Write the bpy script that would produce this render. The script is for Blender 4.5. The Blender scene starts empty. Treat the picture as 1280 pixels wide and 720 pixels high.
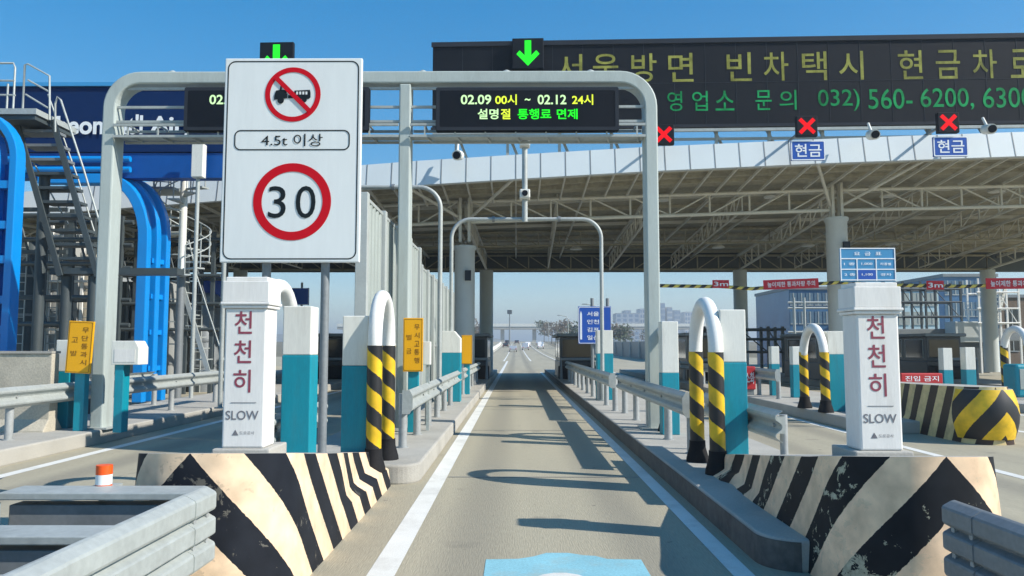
import bpy, bmesh, math, random
from mathutils import Vector as V, Matrix
R = math.radians
rnd = random.Random(7)
C = bpy.context.scene.collection
sc = bpy.context.scene

# ------------------------------------------------------------------ camera
F_PX, CAM_H = 950.0, 1.9
PITCH, YAW = math.atan(74 / F_PX), math.atan(5 / F_PX)
_f = V((-math.sin(YAW) * math.cos(PITCH), math.cos(YAW) * math.cos(PITCH), math.sin(PITCH)))
_r = V((math.cos(YAW), math.sin(YAW), 0))
_u = _r.cross(_f)
CAM = V((0, 0, CAM_H))
def P(px, py, Y):
    """point of the place seen at photo pixel (px, py) that stands Y metres ahead"""
    d = _f + _r * ((px - 640) / F_PX) + _u * ((360 - py) / F_PX)
    return CAM + d * (Y / d.y)
cam = bpy.data.cameras.new('camera'); cam.sensor_width = 36; cam.lens = 36 * F_PX / 1280
cam.clip_start = .05; cam.clip_end = 9000
co = bpy.data.objects.new('camera', cam); C.objects.link(co)
co.location = CAM; co.rotation_euler = (math.pi / 2 + PITCH, 0, YAW); sc.camera = co

# ------------------------------------------------------------------ light
SUN_EL, SUN_AZ = R(36.5), (0.945, -0.327)
w = bpy.data.worlds.new('World'); sc.world = w; w.use_nodes = True
nt = w.node_tree; sky = nt.nodes.new('ShaderNodeTexSky'); sky.sky_type = 'NISHITA'; sky.sun_disc = False
sky.sun_elevation = SUN_EL; sky.sun_rotation = math.atan2(SUN_AZ[0], SUN_AZ[1])
sky.air_density = 1.0; sky.dust_density = 0.1; sky.ozone_density = 2.5; sky.altitude = 50
gm_ = nt.nodes.new('ShaderNodeGamma'); gm_.inputs[1].default_value = .62
hs_ = nt.nodes.new('ShaderNodeHueSaturation'); hs_.inputs['Saturation'].default_value = 1.97; hs_.inputs['Value'].default_value = 1.42
nt.links.new(sky.outputs[0], gm_.inputs[0]); nt.links.new(gm_.outputs[0], hs_.inputs['Color'])
nt.links.new(hs_.outputs[0], nt.nodes['Background'].inputs[0]); nt.nodes['Background'].inputs[1].default_value = .15
sl = bpy.data.lights.new('sun', 'SUN'); sl.energy = 4.9; sl.angle = R(.5); sl.color = (1, .94, .84)
so = bpy.data.objects.new('sun', sl); C.objects.link(so)
sd = V((SUN_AZ[0] * math.cos(SUN_EL), SUN_AZ[1] * math.cos(SUN_EL), math.sin(SUN_EL)))
so.rotation_euler = sd.to_track_quat('Z', 'Y').to_euler(); so.location = (60, -20, 60)
vs = sc.view_settings; vs.view_transform = 'Standard'; vs.look = 'None'; vs.exposure = 0.46; vs.gamma = 1; vs.use_curve_mapping = False

# ------------------------------------------------------------------ materials
def nodes(m):
    m.use_nodes = True; n = m.node_tree.nodes; return n, m.node_tree.links, n['Principled BSDF']
def mat(name, col, rough=.6, metal=0.0, var=.12, scale=3.0, fine=40.0, bump=.0, grime=0.0, gcol=(.05, .045, .04), aniso=None, spots=False):
    m = bpy.data.materials.new(name); n, l, b = nodes(m)
    b.inputs['Roughness'].default_value = rough; b.inputs['Metallic'].default_value = metal
    tc = n.new('ShaderNodeTexCoord'); geo = n.new('ShaderNodeNewGeometry'); vec = geo.outputs['Position']
    if aniso:
        mp = n.new('ShaderNodeMapping'); mp.inputs['Scale'].default_value = aniso; l.new(vec, mp.inputs[0]); vec = mp.outputs[0]
    a = n.new('ShaderNodeTexNoise'); a.inputs['Scale'].default_value = scale; a.inputs['Detail'].default_value = 6; l.new(vec, a.inputs['Vector'])
    f = n.new('ShaderNodeTexNoise'); f.inputs['Scale'].default_value = fine; f.inputs['Detail'].default_value = 3; l.new(vec, f.inputs['Vector'])
    ad = n.new('ShaderNodeMath'); ad.operation = 'ADD'; l.new(a.outputs[0], ad.inputs[0]); l.new(f.outputs[0], ad.inputs[1])
    mr = n.new('ShaderNodeMapRange'); mr.inputs[1].default_value = .65; mr.inputs[2].default_value = 1.35
    mr.inputs[3].default_value = 1 - var; mr.inputs[4].default_value = 1 + var; l.new(ad.outputs[0], mr.inputs[0])
    mx = n.new('ShaderNodeMix'); mx.data_type = 'RGBA'; mx.blend_type = 'MULTIPLY'; mx.inputs[0].default_value = 1
    mx.inputs[6].default_value = (*col, 1); l.new(mr.outputs[0], mx.inputs[7]); out = mx.outputs[2]
    if grime:
        g = n.new('ShaderNodeTexNoise'); g.inputs['Scale'].default_value = scale * .6; g.inputs['Detail'].default_value = 9; g.inputs['Roughness'].default_value = .7
        l.new(vec, g.inputs['Vector'])
        r = n.new('ShaderNodeMapRange'); r.inputs[1].default_value = .52; r.inputs[2].default_value = .72; r.inputs[4].default_value = grime; l.new(g.outputs[0], r.inputs[0])
        m2 = n.new('ShaderNodeMix'); m2.data_type = 'RGBA'; l.new(r.outputs[0], m2.inputs[0]); l.new(out, m2.inputs[6]); m2.inputs[7].default_value = (*gcol, 1); out = m2.outputs[2]
    if spots:       # oil drips and hairline cracks of the pavement
        for sc_, lo, hi, amt, c_, kind in ((.9, .665, .74, .5, (.10, .095, .085), 0), (7, .70, .75, .55, (.09, .085, .08), 0), (.55, .0, .010, .0, (.10, .095, .08), 1)):
            if kind:
                dz = n.new('ShaderNodeTexNoise'); dz.inputs['Scale'].default_value = 1.6; dz.inputs['Detail'].default_value = 5; l.new(geo.outputs['Position'], dz.inputs['Vector'])
                vm = n.new('ShaderNodeMix'); vm.data_type = 'RGBA'; vm.inputs[0].default_value = .35; l.new(geo.outputs['Position'], vm.inputs[6]); l.new(dz.outputs['Color'], vm.inputs[7])
                t_ = n.new('ShaderNodeTexVoronoi'); t_.feature = 'DISTANCE_TO_EDGE'; t_.inputs['Scale'].default_value = sc_; l.new(vm.outputs[2], t_.inputs['Vector'])
            else:
                t_ = n.new('ShaderNodeTexNoise'); t_.inputs['Scale'].default_value = sc_; t_.inputs['Detail'].default_value = 3; l.new(geo.outputs['Position'], t_.inputs['Vector'])
            q_ = n.new('ShaderNodeMapRange'); q_.inputs[1].default_value = lo; q_.inputs[2].default_value = hi; q_.inputs[3].default_value = amt if kind else 0; q_.inputs[4].default_value = 0 if kind else amt
            l.new(t_.outputs[0], q_.inputs[0]); m3 = n.new('ShaderNodeMix'); m3.data_type = 'RGBA'; l.new(q_.outputs[0], m3.inputs[0]); l.new(out, m3.inputs[6]); m3.inputs[7].default_value = (*c_, 1); out = m3.outputs[2]
        sx_ = n.new('ShaderNodeSeparateXYZ'); l.new(geo.outputs['Position'], sx_.inputs[0])
        for xc in (-.42, 1.2, -6.6, -4.9, 5.2, 6.8):      # worn wheel tracks along the lanes
            d1 = n.new('ShaderNodeMath'); d1.operation = 'SUBTRACT'; l.new(sx_.outputs[0], d1.inputs[0]); d1.inputs[1].default_value = xc
            d2 = n.new('ShaderNodeMath'); d2.operation = 'ABSOLUTE'; l.new(d1.outputs[0], d2.inputs[0])
            d3 = n.new('ShaderNodeMapRange'); d3.interpolation_type = 'SMOOTHSTEP'; d3.inputs[1].default_value = .05; d3.inputs[2].default_value = .5; d3.inputs[3].default_value = .75; d3.inputs[4].default_value = 0; l.new(d2.outputs[0], d3.inputs[0])
            d4 = n.new('ShaderNodeMath'); d4.operation = 'MULTIPLY'; l.new(d3.outputs[0], d4.inputs[0]); l.new(a.outputs[0], d4.inputs[1])
            m4 = n.new('ShaderNodeMix'); m4.data_type = 'RGBA'; l.new(d4.outputs[0], m4.inputs[0]); l.new(out, m4.inputs[6]); m4.inputs[7].default_value = (.13, .125, .11, 1); out = m4.outputs[2]
    l.new(out, b.inputs['Base Color'])
    if bump:
        bp = n.new('ShaderNodeBump'); bp.inputs['Strength'].default_value = bump; bp.inputs['Distance'].default_value = .02
        l.new(f.outputs[0], bp.inputs['Height']); l.new(bp.outputs[0], b.inputs['Normal'])
    return m
def emit(name, col, s):
    m = bpy.data.materials.new(name); n, l, b = nodes(m); b.inputs['Base Color'].default_value = (*[c * .04 for c in col], 1); b.inputs['Specular IOR Level'].default_value = .1
    b.inputs['Emission Color'].default_value = (*col, 1); b.inputs['Emission Strength'].default_value = s; return m
def striped(name, ca, cb, period, helix=0.0, chev=None, wear=.0, wcol=(.4, .4, .3), rough=.5):
    """paint in two colours over the UV of the part: v along, u around; chev: |u| + k*v"""
    m = bpy.data.materials.new(name); n, l, b = nodes(m); b.inputs['Roughness'].default_value = rough
    uv = n.new('ShaderNodeUVMap'); sp = n.new('ShaderNodeSeparateXYZ'); l.new(uv.outputs[0], sp.inputs[0])
    def M(op, x, y):
        k = n.new('ShaderNodeMath'); k.operation = op
        for i, q in enumerate((x, y)):
            if q is None: continue
            if isinstance(q, (int, float)): k.inputs[i].default_value = q
            else: l.new(q, k.inputs[i])
        return k.outputs[0]
    geo = n.new('ShaderNodeNewGeometry')
    nz = n.new('ShaderNodeTexNoise'); nz.inputs['Scale'].default_value = 22; nz.inputs['Detail'].default_value = 4; l.new(geo.outputs['Position'], nz.inputs['Vector'])
    jit = M('MULTIPLY', M('SUBTRACT', nz.outputs[0], .5), .025)
    if chev is not None: s = M('ADD', M('ABSOLUTE', sp.outputs[0], None), M('MULTIPLY', sp.outputs[1], chev))
    else: s = M('ADD', sp.outputs[1], M('MULTIPLY', sp.outputs[0], helix))
    s = M('ADD', s, jit)
    fr = M('FRACT', M('DIVIDE', s, period), None)
    st = M('LESS_THAN', fr, .5)
    def tone(c):
        z = n.new('ShaderNodeTexNoise'); z.inputs['Scale'].default_value = 5; z.inputs['Detail'].default_value = 8; l.new(geo.outputs['Position'], z.inputs['Vector'])
        q = n.new('ShaderNodeMix'); q.data_type = 'RGBA'; q.blend_type = 'MULTIPLY'; q.inputs[0].default_value = 1; q.inputs[6].default_value = (*c, 1)
        r = n.new('ShaderNodeMapRange'); r.inputs[1].default_value = .3; r.inputs[2].default_value = .7; r.inputs[3].default_value = .72; r.inputs[4].default_value = 1.12
        l.new(z.outputs[0], r.inputs[0]); l.new(r.outputs[0], q.inputs[7]); return q.outputs[2]
    mx = n.new('ShaderNodeMix'); mx.data_type = 'RGBA'; l.new(st, mx.inputs[0]); l.new(tone(cb), mx.inputs[6]); l.new(tone(ca), mx.inputs[7]); out = mx.outputs[2]
    if wear:
        g = n.new('ShaderNodeTexNoise'); g.inputs['Scale'].default_value = 7.5; g.inputs['Detail'].default_value = 10; g.inputs['Roughness'].default_value = .7; g.inputs['Distortion'].default_value = .6; l.new(geo.outputs['Position'], g.inputs['Vector'])
        big = n.new('ShaderNodeTexNoise'); big.inputs['Scale'].default_value = 1.3; l.new(geo.outputs['Position'], big.inputs['Vector'])
        k = M('GREATER_THAN', M('ADD', g.outputs[0], M('MULTIPLY', M('SUBTRACT', big.outputs[0], .5), .6)), 1 - wear)
        k = M('MULTIPLY', k, M('SUBTRACT', 1.0, M('MULTIPLY', st, .75)))
        m2 = n.new('ShaderNodeMix'); m2.data_type = 'RGBA'; l.new(k, m2.inputs[0]); l.new(out, m2.inputs[6])
        wt = n.new('ShaderNodeMix'); wt.data_type = 'RGBA'; l.new(nz.outputs[0], wt.inputs[0]); wt.inputs[6].default_value = (.08, .08, .07, 1); wt.inputs[7].default_value = (*wcol, 1)
        l.new(wt.outputs[2], m2.inputs[7]); out = m2.outputs[2]
    l.new(out, b.inputs['Base Color']); return m

M_ = {}
M_['road'] = mat('concrete_road', (.375, .34, .25), .85, var=.17, scale=.6, fine=55, bump=.3, grime=.42, gcol=(.19, .18, .15), aniso=(1.5, .13, 1), spots=True)
M_['ground'] = mat('dry_ground', (.17, .15, .10), .95, var=.3, scale=.05, fine=2)
M_['concrete'] = mat('concrete', (.40, .385, .345), .85, var=.14, scale=1.5, fine=50, bump=.2, grime=.35, gcol=(.2, .19, .17))
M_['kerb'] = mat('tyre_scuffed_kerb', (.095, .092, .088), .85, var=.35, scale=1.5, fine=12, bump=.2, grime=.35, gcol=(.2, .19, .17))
M_['concrete_d'] = mat('weathered_concrete', (.47, .43, .345), .9, var=.2, scale=1.2, fine=30, bump=.2, grime=.5, gcol=(.16, .15, .13))
M_['line'] = mat('road_paint', (.72, .72, .68), .7, var=.08, scale=2, fine=70, grime=.45, gcol=(.34, .33, .29))
M_['bluepaint'] = mat('blue_road_paint', (.23, .49, .57), .75, var=.2, scale=2, fine=45, grime=.75, gcol=(.33, .40, .37))
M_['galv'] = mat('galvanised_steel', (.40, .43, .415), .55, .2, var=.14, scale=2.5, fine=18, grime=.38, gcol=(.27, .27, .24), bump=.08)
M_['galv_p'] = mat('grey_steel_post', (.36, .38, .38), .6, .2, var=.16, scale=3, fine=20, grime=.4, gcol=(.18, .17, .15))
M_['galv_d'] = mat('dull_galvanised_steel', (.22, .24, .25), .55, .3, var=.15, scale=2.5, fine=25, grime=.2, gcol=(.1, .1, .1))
M_['gantry'] = mat('grey_painted_steel', (.42, .475, .455), .5, .0, var=.08, scale=1.2, fine=12, grime=.40, gcol=(.27, .28, .25), aniso=(4, 4, .6))
M_['whitepipe'] = mat('white_painted_pipe', (.80, .80, .77), .45, var=.06, scale=3, fine=30, grime=.15, gcol=(.45, .43, .38))
M_['white'] = mat('white_paint', (.74, .74, .68), .55, var=.07, scale=1.6, fine=14, grime=.40, gcol=(.45, .42, .35), aniso=(5, 5, .7))
M_['stone'] = mat('white_painted_stone', (.76, .745, .71), .65, var=.07, scale=1.6, fine=14, grime=.38, gcol=(.46, .42, .35), aniso=(5, 5, .7))
M_['signwhite'] = mat('reflective_white_sheet', (.75, .78, .77), .4, var=.035, scale=.8, fine=5, grime=.16, gcol=(.5, .53, .53), aniso=(4, 4, .5))
M_['signred'] = mat('reflective_red_sheet', (.56, .006, .016), .4, var=.04)
M_['signblack'] = mat('black_sign_print', (.012, .018, .022), .5, var=.03)
M_['teal'] = mat('teal_paint', (.0, .255, .34), .5, var=.12, scale=1.6, fine=14, grime=.40, gcol=(.05, .17, .19), aniso=(5, 5, .8))
M_['red_letter'] = mat('maroon_lettering', (.26, .05, .08), .6, var=.15, scale=10)
M_['grey_letter'] = mat('grey_lettering', (.16, .16, .18), .6, var=.15, scale=10)
M_['rubber'] = mat('black_rubber', (.018, .018, .02), .7, var=.2)
M_['yellow'] = mat('yellow_sign_sheet', (.82, .40, .0), .45, var=.04, scale=3)
M_['brown_letter'] = mat('brown_lettering', (.22, .09, .0), .6)
M_['black'] = mat('black_panel', (.008, .011, .017), .6, var=.12)
M_['blackframe'] = mat('charcoal_frame', (.03, .035, .045), .45, var=.1)
M_['blue'] = mat('bright_blue_steel', (.0, .24, .66), .35, var=.06, scale=2, grime=.1, gcol=(.0, .1, .35))
M_['bluetrim'] = mat('sky_blue_trim', (.05, .30, .62), .4, var=.05)
M_['navy'] = mat('navy_panel', (.002, .022, .095), .75, var=.08)
M_['midblue'] = mat('royal_blue_panel', (.008, .085, .33), .4, var=.1)
M_['signblue'] = mat('blue_sign_sheet', (.012, .085, .42), .4, var=.04)
M_['cyanblue'] = mat('pale_blue_sign_sheet', (.05, .26, .50), .4, var=.04)
M_['signwhitel'] = mat('white_sign_lettering', (.82, .85, .88), .5, var=.02)
M_['fascia'] = mat('white_metal_cladding', (.60, .66, .68), .45, var=.05, scale=.8, grime=.12, gcol=(.4, .42, .42))
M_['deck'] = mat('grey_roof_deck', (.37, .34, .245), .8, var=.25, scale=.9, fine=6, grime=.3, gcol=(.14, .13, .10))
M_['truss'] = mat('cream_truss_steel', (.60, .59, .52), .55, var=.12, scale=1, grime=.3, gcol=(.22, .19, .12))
M_['darkst'] = mat('dark_grey_steel', (.055, .07, .075), .5, var=.15)
M_['column'] = mat('grey_column_concrete', (.50, .54, .53), .75, var=.08, scale=1.2, grime=.25, gcol=(.3, .31, .29))
M_['panel'] = mat('pale_green_grey_panel', (.35, .39, .365), .45, .1, var=.08, scale=1.5, grime=.3, gcol=(.2, .21, .19))
M_['panel_p'] = mat('fence_post_paint', (.46, .49, .47), .45, .1, var=.08, grime=.2, gcol=(.25, .26, .24))
M_['booth'] = mat('dark_booth_cladding', (.05, .055, .06), .4, var=.15)
M_['boothbase'] = mat('brown_booth_base', (.16, .11, .07), .7, var=.2)
M_['glass'] = mat('dark_window_glass', (.015, .025, .035), .08, var=.05)
M_['red'] = mat('red_banner_cloth', (.60, .012, .03), .6, var=.08)
M_['redbox'] = mat('red_plastic', (.48, .02, .025), .5, var=.1)
M_['orange'] = mat('orange_reflector', (.85, .10, .01), .4, var=.04)
M_['office'] = mat('grey_office_wall', (.30, .31, .30), .8, var=.15, scale=.5, grime=.3, gcol=(.14, .14, .13))
M_['paleblue'] = mat('pale_blue_cladding', (.42, .58, .64), .6, var=.08, scale=.5)
M_['glassblue'] = mat('blue_glass_cladding', (.06, .15, .28), .25, var=.25, scale=.4)
M_['glassb2'] = mat('blue_grey_window_glass', (.10, .17, .24), .3, var=.2)
M_['bldg_a'] = mat('grey_tower_wall', (.34, .37, .42), .8, var=.1, scale=.02)
M_['bldg_b'] = mat('pale_tower_wall', (.5, .5, .5), .8, var=.1, scale=.02)
M_['bark'] = mat('grey_bark', (.10, .085, .07), .9, var=.3)
M_['leaf'] = mat('evergreen_foliage', (.035, .055, .025), .8, var=.5, scale=1.5, fine=9)
M_['twig'] = mat('bare_winter_twigs', (.11, .09, .065), .9, var=.4, scale=1.5, fine=9)
M_['carsilver'] = mat('silver_car_paint', (.5, .52, .54), .3, .4, var=.03)
M_['carwhite'] = mat('white_car_paint', (.8, .8, .8), .3, var=.03)
M_['cardark'] = mat('black_car_paint', (.02, .022, .026), .25, var=.03)
M_['led_g'] = emit('lit_green_led', (.02, 1, .03), 1.0)
M_['led_c'] = emit('lit_cyan_green_led', (.10, .9, .30), .9)
M_['led_y'] = emit('lit_yellow_led', (.75, .95, .06), .9)
M_['led_w'] = emit('lit_white_green_led', (.62, 1, .5), .9)
def led_uneven(m, lo=.45, hi=1.5):
    n, l, b = nodes(m); e = b.inputs['Emission Strength'].default_value; g_ = n.new('ShaderNodeNewGeometry'); z = n.new('ShaderNodeTexNoise'); z.inputs['Scale'].default_value = 1.1; z.inputs['Detail'].default_value = 6
    z.inputs['Roughness'].default_value = .75; l.new(g_.outputs['Position'], z.inputs['Vector']); q = n.new('ShaderNodeMapRange'); q.inputs[1].default_value = .33; q.inputs[2].default_value = .67; q.inputs[3].default_value = e * lo; q.inputs[4].default_value = e * hi
    l.new(z.outputs[0], q.inputs[0]); l.new(q.outputs[0], b.inputs['Emission Strength'])
M_['led_r'] = emit('lit_red_led', (1, .004, .012), .72)
M_['led_o'] = emit('dim_olive_led', (.31, .35, .09), .48)
M_['led_d'] = emit('dim_green_led', (.012, .33, .11), .55)
led_uneven(M_['led_o']); led_uneven(M_['led_d']); led_uneven(M_['led_y'], .8, 1.2)
M_['blk_l'] = striped('cream_black_chevrons', (.84, .63, .43), (.016, .019, .026), .84, chev=.98, wear=.365, wcol=(.16, .15, .13), rough=.6)
M_['blk_r'] = striped('worn_cream_black_chevrons', (.84, .61, .41), (.016, .018, .022), .84, chev=.98, wear=.40, wcol=(.70, .68, .5), rough=.6)
M_['blk_y'] = striped('yellow_black_chevrons', (.84, .52, .015), (.015, .015, .018), .95, chev=1.05, wear=.2, wcol=(.2, .2, .18))
M_['blk_t'] = striped('tan_brown_stripes', (.72, .56, .27), (.04, .018, .012), .62, chev=.4, wear=.2, wcol=(.2, .2, .18))
M_['hoop_s'] = striped('yellow_black_wrap', (.80, .50, .01), (.018, .018, .02), .46, helix=.46)
M_['bar_s'] = striped('yellow_black_rope', (.75, .6, .12), (.02, .02, .02), .46, helix=.46)

for k_ in ('navy', 'black', 'blackframe', 'midblue', 'blk_l', 'blk_r', 'rubber', 'signred', 'signblack'): M_[k_].node_tree.nodes['Principled BSDF'].inputs['Specular IOR Level'].default_value = .12
# ------------------------------------------------------------------ mesh building
class MB:
    def __init__(s): s.v = []; s.f = []; s.m = []; s.uv = []; s.sm = []
    def add(s, vs, fs, m=0, uvs=None, smooth=False):
        o = len(s.v); s.v += [tuple(x) for x in vs]
        for i, f in enumerate(fs):
            s.f.append(tuple(o + k for k in f)); s.m.append(m); s.sm.append(smooth); s.uv.append(uvs[i] if uvs else None)
        return s
    def box(s, c, sz, rot=None, m=0):
        c = V(c); h = V(sz) / 2; pts = []
        for x, y, z in ((-1, -1, -1), (1, -1, -1), (1, 1, -1), (-1, 1, -1), (-1, -1, 1), (1, -1, 1), (1, 1, 1), (-1, 1, 1)):
            p = V((x * h.x, y * h.y, z * h.z)); pts.append(c + (rot @ p if rot else p))
        return s.add(pts, [(0, 3, 2, 1), (4, 5, 6, 7), (0, 1, 5, 4), (1, 2, 6, 5), (2, 3, 7, 6), (3, 0, 4, 7)], m)
    def span(s, a, b, m=0):
        a, b = V(a), V(b); return s.box((a + b) / 2, [abs(b[i] - a[i]) for i in range(3)], None, m)
    def bar(s, a, b, w, h=None, m=0):
        """rectangular bar from a to b, w wide (sideways) and h high"""
        a, b = V(a), V(b); d = (b - a); L = d.length; d = d / L; h = h or w
        up = V((0, 0, 1)) if abs(d.z) < .98 else V((0, 1, 0))
        x = d.cross(up).normalized(); z = x.cross(d)
        return s.box((a + b) / 2, (w, L, h), Matrix((x, d, z)).transposed(), m)
    def tube(s, pts, r, n=8, m=0, smooth=True, caps=True, radii=None):
        pts = [V(p) for p in pts]; N = len(pts); ring = []; L = 0; Ls = [0]
        for i in range(1, N): L += (pts[i] - pts[i - 1]).length; Ls.append(L)
        t0 = (pts[1] - pts[0]).normalized(); a = V((0, 0, 1)) if abs(t0.z) < .9 else V((1, 0, 0))
        x = t0.cross(a).normalized(); vs = []
        for i in range(N):
            t = (pts[min(i + 1, N - 1)] - pts[max(i - 1, 0)]).normalized()
            x = (x - t * x.dot(t)).normalized(); y = t.cross(x); rr = radii[i] if radii else r
            for k in range(n):
                q = 2 * math.pi * k / n; vs.append(pts[i] + (x * math.cos(q) + y * math.sin(q)) * rr)
        fs = []; uv = []
        for i in range(N - 1):
            for k in range(n):
                k2 = (k + 1) % n; fs.append((i * n + k, i * n + k2, (i + 1) * n + k2, (i + 1) * n + k))
                uv.append(((k / n, Ls[i]), ((k + 1) / n, Ls[i]), ((k + 1) / n, Ls[i + 1]), (k / n, Ls[i + 1])))
        s.add(vs, fs, m, uv, smooth)
        if caps:
            s.add(vs[:n], [tuple(range(n - 1, -1, -1))], m); s.add(vs[-n:], [tuple(range(n))], m)
        return s
    def prism(s, pts2, O, X, U, depth, m=0, back=True):
        """flat polygon in the plane (X, U) at O, thickened by depth away from X x U"""
        O, X, U = V(O), V(X).normalized(), V(U).normalized(); N = X.cross(U); n = len(pts2)
        ar = sum(pts2[i][0] * pts2[(i + 1) % n][1] - pts2[(i + 1) % n][0] * pts2[i][1] for i in range(n))
        if ar < 0: pts2 = pts2[::-1]
        fr = [O + X * a + U * b for a, b in pts2]; bk = [p - N * depth for p in fr]
        fs = [tuple(range(n))] + [(i, i + n, (i + 1) % n + n, (i + 1) % n) for i in range(n)]
        if back: fs.append(tuple(range(2 * n - 1, n - 1, -1)))
        return s.add(fr + bk, fs, m)
    def ring(s, outer, inner, O, X, U, depth, m=0):
        O, X, U = V(O), V(X).normalized(), V(U).normalized(); N = X.cross(U); n = len(outer)
        A = [O + X * a + U * b for a, b in outer]; B = [O + X * a + U * b for a, b in inner]; vs = A + B + [p - N * depth for p in A]
        fs = []
        for i in range(n):
            j = (i + 1) % n; fs += [(i, j, n + j, n + i), (i, 2 * n + i, 2 * n + j, j)]
        return s.add(vs, fs, m)
    def text(s, body, O, w_, h_, X=(1, 0, 0), U=(0, 0, 1), bold=.012, depth=.004, m=0):
        """lettering centred on O, fitted to w_ x h_ (either may be None)"""
        vs, fs = glyphs(body, bold); xs = [p[0] for p in vs]; ys = [p[1] for p in vs]
        x0, x1, y0, y1 = min(xs), max(xs), min(ys), max(ys); sx = w_ / (x1 - x0) if w_ else None; sy = h_ / (y1 - y0) if h_ else None
        sx = sx or sy; sy = sy or sx; O, X, U = V(O), V(X).normalized(), V(U).normalized(); N = X.cross(U)
        p = [O + X * ((a - (x0 + x1) / 2) * sx) + U * ((b - (y0 + y1) / 2) * sy) for a, b in vs]
        return s.add(p, fs, m)
    def lathe(s, c, prof, n=16, m=0, smooth=True):
        c = V(c); vs = [c + V((r * math.cos(2 * math.pi * k / n), r * math.sin(2 * math.pi * k / n), z)) for r, z in prof for k in range(n)]
        fs = [(i * n + k, i * n + (k + 1) % n, (i + 1) * n + (k + 1) % n, (i + 1) * n + k) for i in range(len(prof) - 1) for k in range(n)]
        s.add(vs, fs, m, None, smooth); s.add(vs[:n], [tuple(range(n - 1, -1, -1))], m); s.add(vs[-n:], [tuple(range(n))], m); return s
    def build(s, name, mats, parent=None, bevel=0.0, label=None, cat=None, group=None, kind=None):
        me = bpy.data.meshes.new(name)
        if parent is not None:
            off = V((0, 0, 0)); q = parent
            while q is not None: off += q.location; q = q.parent
        else:
            xs, ys, zs = zip(*s.v); off = V(((min(xs) + max(xs)) / 2, (min(ys) + max(ys)) / 2, min(zs)))
        me.from_pydata([tuple(V(p) - off) for p in s.v], [], s.f)
        for m in (mats if isinstance(mats, (list, tuple)) else [mats]): me.materials.append(M_[m])
        me.polygons.foreach_set('material_index', s.m); me.polygons.foreach_set('use_smooth', s.sm)
        if any(s.uv):
            ul = me.uv_layers.new(name='UVMap').data; k = 0
            for p, u in zip(me.polygons, s.uv):
                for j in range(p.loop_total): ul[p.loop_start + j].uv = u[j] if u else (0, 0)
        me.update()
        o = bpy.data.objects.new(name, me); C.objects.link(o)
        if parent is not None: o.parent = parent
        else: o.location = off
        if bevel:
            b = o.modifiers.new('bevel', 'BEVEL'); b.width = bevel; b.segments = 2; b.limit_method = 'ANGLE'; b.angle_limit = R(40)
        tag(o, label, cat, group, kind); return o
_G = {}
def glyphs(body, bold):
    k = (body, bold)
    if k not in _G:
        cu = bpy.data.curves.new('t', 'FONT'); cu.body = body; cu.offset = bold; cu.resolution_u = 4
        o = bpy.data.objects.new('t', cu); C.objects.link(o); bpy.context.view_layer.update()
        me = bpy.data.meshes.new_from_object(o.evaluated_get(bpy.context.evaluated_depsgraph_get()))
        _G[k] = ([(p.co.x, p.co.y) for p in me.vertices], [tuple(f.vertices) for f in me.polygons])
        bpy.data.objects.remove(o); bpy.data.curves.remove(cu); bpy.data.meshes.remove(me)
    return _G[k]
def tag(o, label=None, cat=None, group=None, kind=None):
    for k, x in (('label', label), ('category', cat), ('group', group), ('kind', kind)):
        if x: o[k] = x
    return o
def thing(name, loc, label, cat, group=None):
    o = bpy.data.objects.new(name, None); o.empty_display_size = .2; C.objects.link(o); o.location = loc
    return tag(o, label, cat, group)
def copy_tree(o, loc=None, label=None, parent=None):
    c = o.copy(); C.objects.link(c)
    if parent is not None: c.parent = parent
    if loc is not None: c.location = loc
    if label: c['label'] = label
    for ch in [x for x in bpy.data.objects if x.parent == o and x != c]: copy_tree(ch, None, None, c)
    return c
def rrect(w_, h_, r, n=5):
    pts = []
    for cx, cy, a0 in ((w_ / 2 - r, h_ / 2 - r, 0), (-w_ / 2 + r, h_ / 2 - r, 90), (-w_ / 2 + r, -h_ / 2 + r, 180), (w_ / 2 - r, -h_ / 2 + r, 270)):
        for k in range(n + 1):
            a = R(a0 + 90 * k / n); pts.append((cx + r * math.cos(a), cy + r * math.sin(a)))
    return pts
def circ(r, n=48): return [(r * math.cos(2 * math.pi * k / n), r * math.sin(2 * math.pi * k / n)) for k in range(n)]
XA, UA = V((1, 0, 0)), V((0, 0, 1))

# ------------------------------------------------------------------ setting: ground, road, islands, markings
def prof(y):
    if y < 60: return 0.0
    if y < 340: return .00005 * (y - 60) ** 2
    return .00005 * 280 ** 2 + .028 * min(y - 340, 60) - max(0, min(y - 340, 60)) ** 2 * .00023
ys = [-30, 0, 30, 60, 80, 100, 130, 160, 200, 240, 280, 320, 340, 360, 400, 500, 800, 1500, 4000, 8000]
g = MB()
vs = [(x, y, prof(y) - .03) for y in ys for x in (-5000, -60, 60, 5000)]
g.add(vs, [(i * 4 + k, i * 4 + k + 1, (i + 1) * 4 + k + 1, (i + 1) * 4 + k) for i in range(len(ys) - 1) for k in range(3)])
g.build('ground', 'ground', kind='structure')
rd = MB()
def halfw(y): return 48 if y < 90 else max(15, 48 - (y - 90) * .22)
vs = [(x * halfw(y) - (2 if y > 90 else 0), y, prof(y)) for y in ys[:17] for x in (-1, 1)]
rd.add(vs, [(i * 2, i * 2 + 1, i * 2 + 3, i * 2 + 2) for i in range(16)])
rd.build('road', 'road', kind='structure')
def line(x, y0, y1, w_=.2, z=.004):
    m = MB(); yy = [y0] + [y for y in ys if y0 < y < y1] + [y1]
    m.add([(x + s * w_ / 2, y, prof(y) + z) for y in yy for s in (-1, 1)], [(i * 2, i * 2 + 1, i * 2 + 3, i * 2 + 2) for i in range(len(yy) - 1)])
    m.build('lane_line', 'line', kind='structure')
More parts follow.
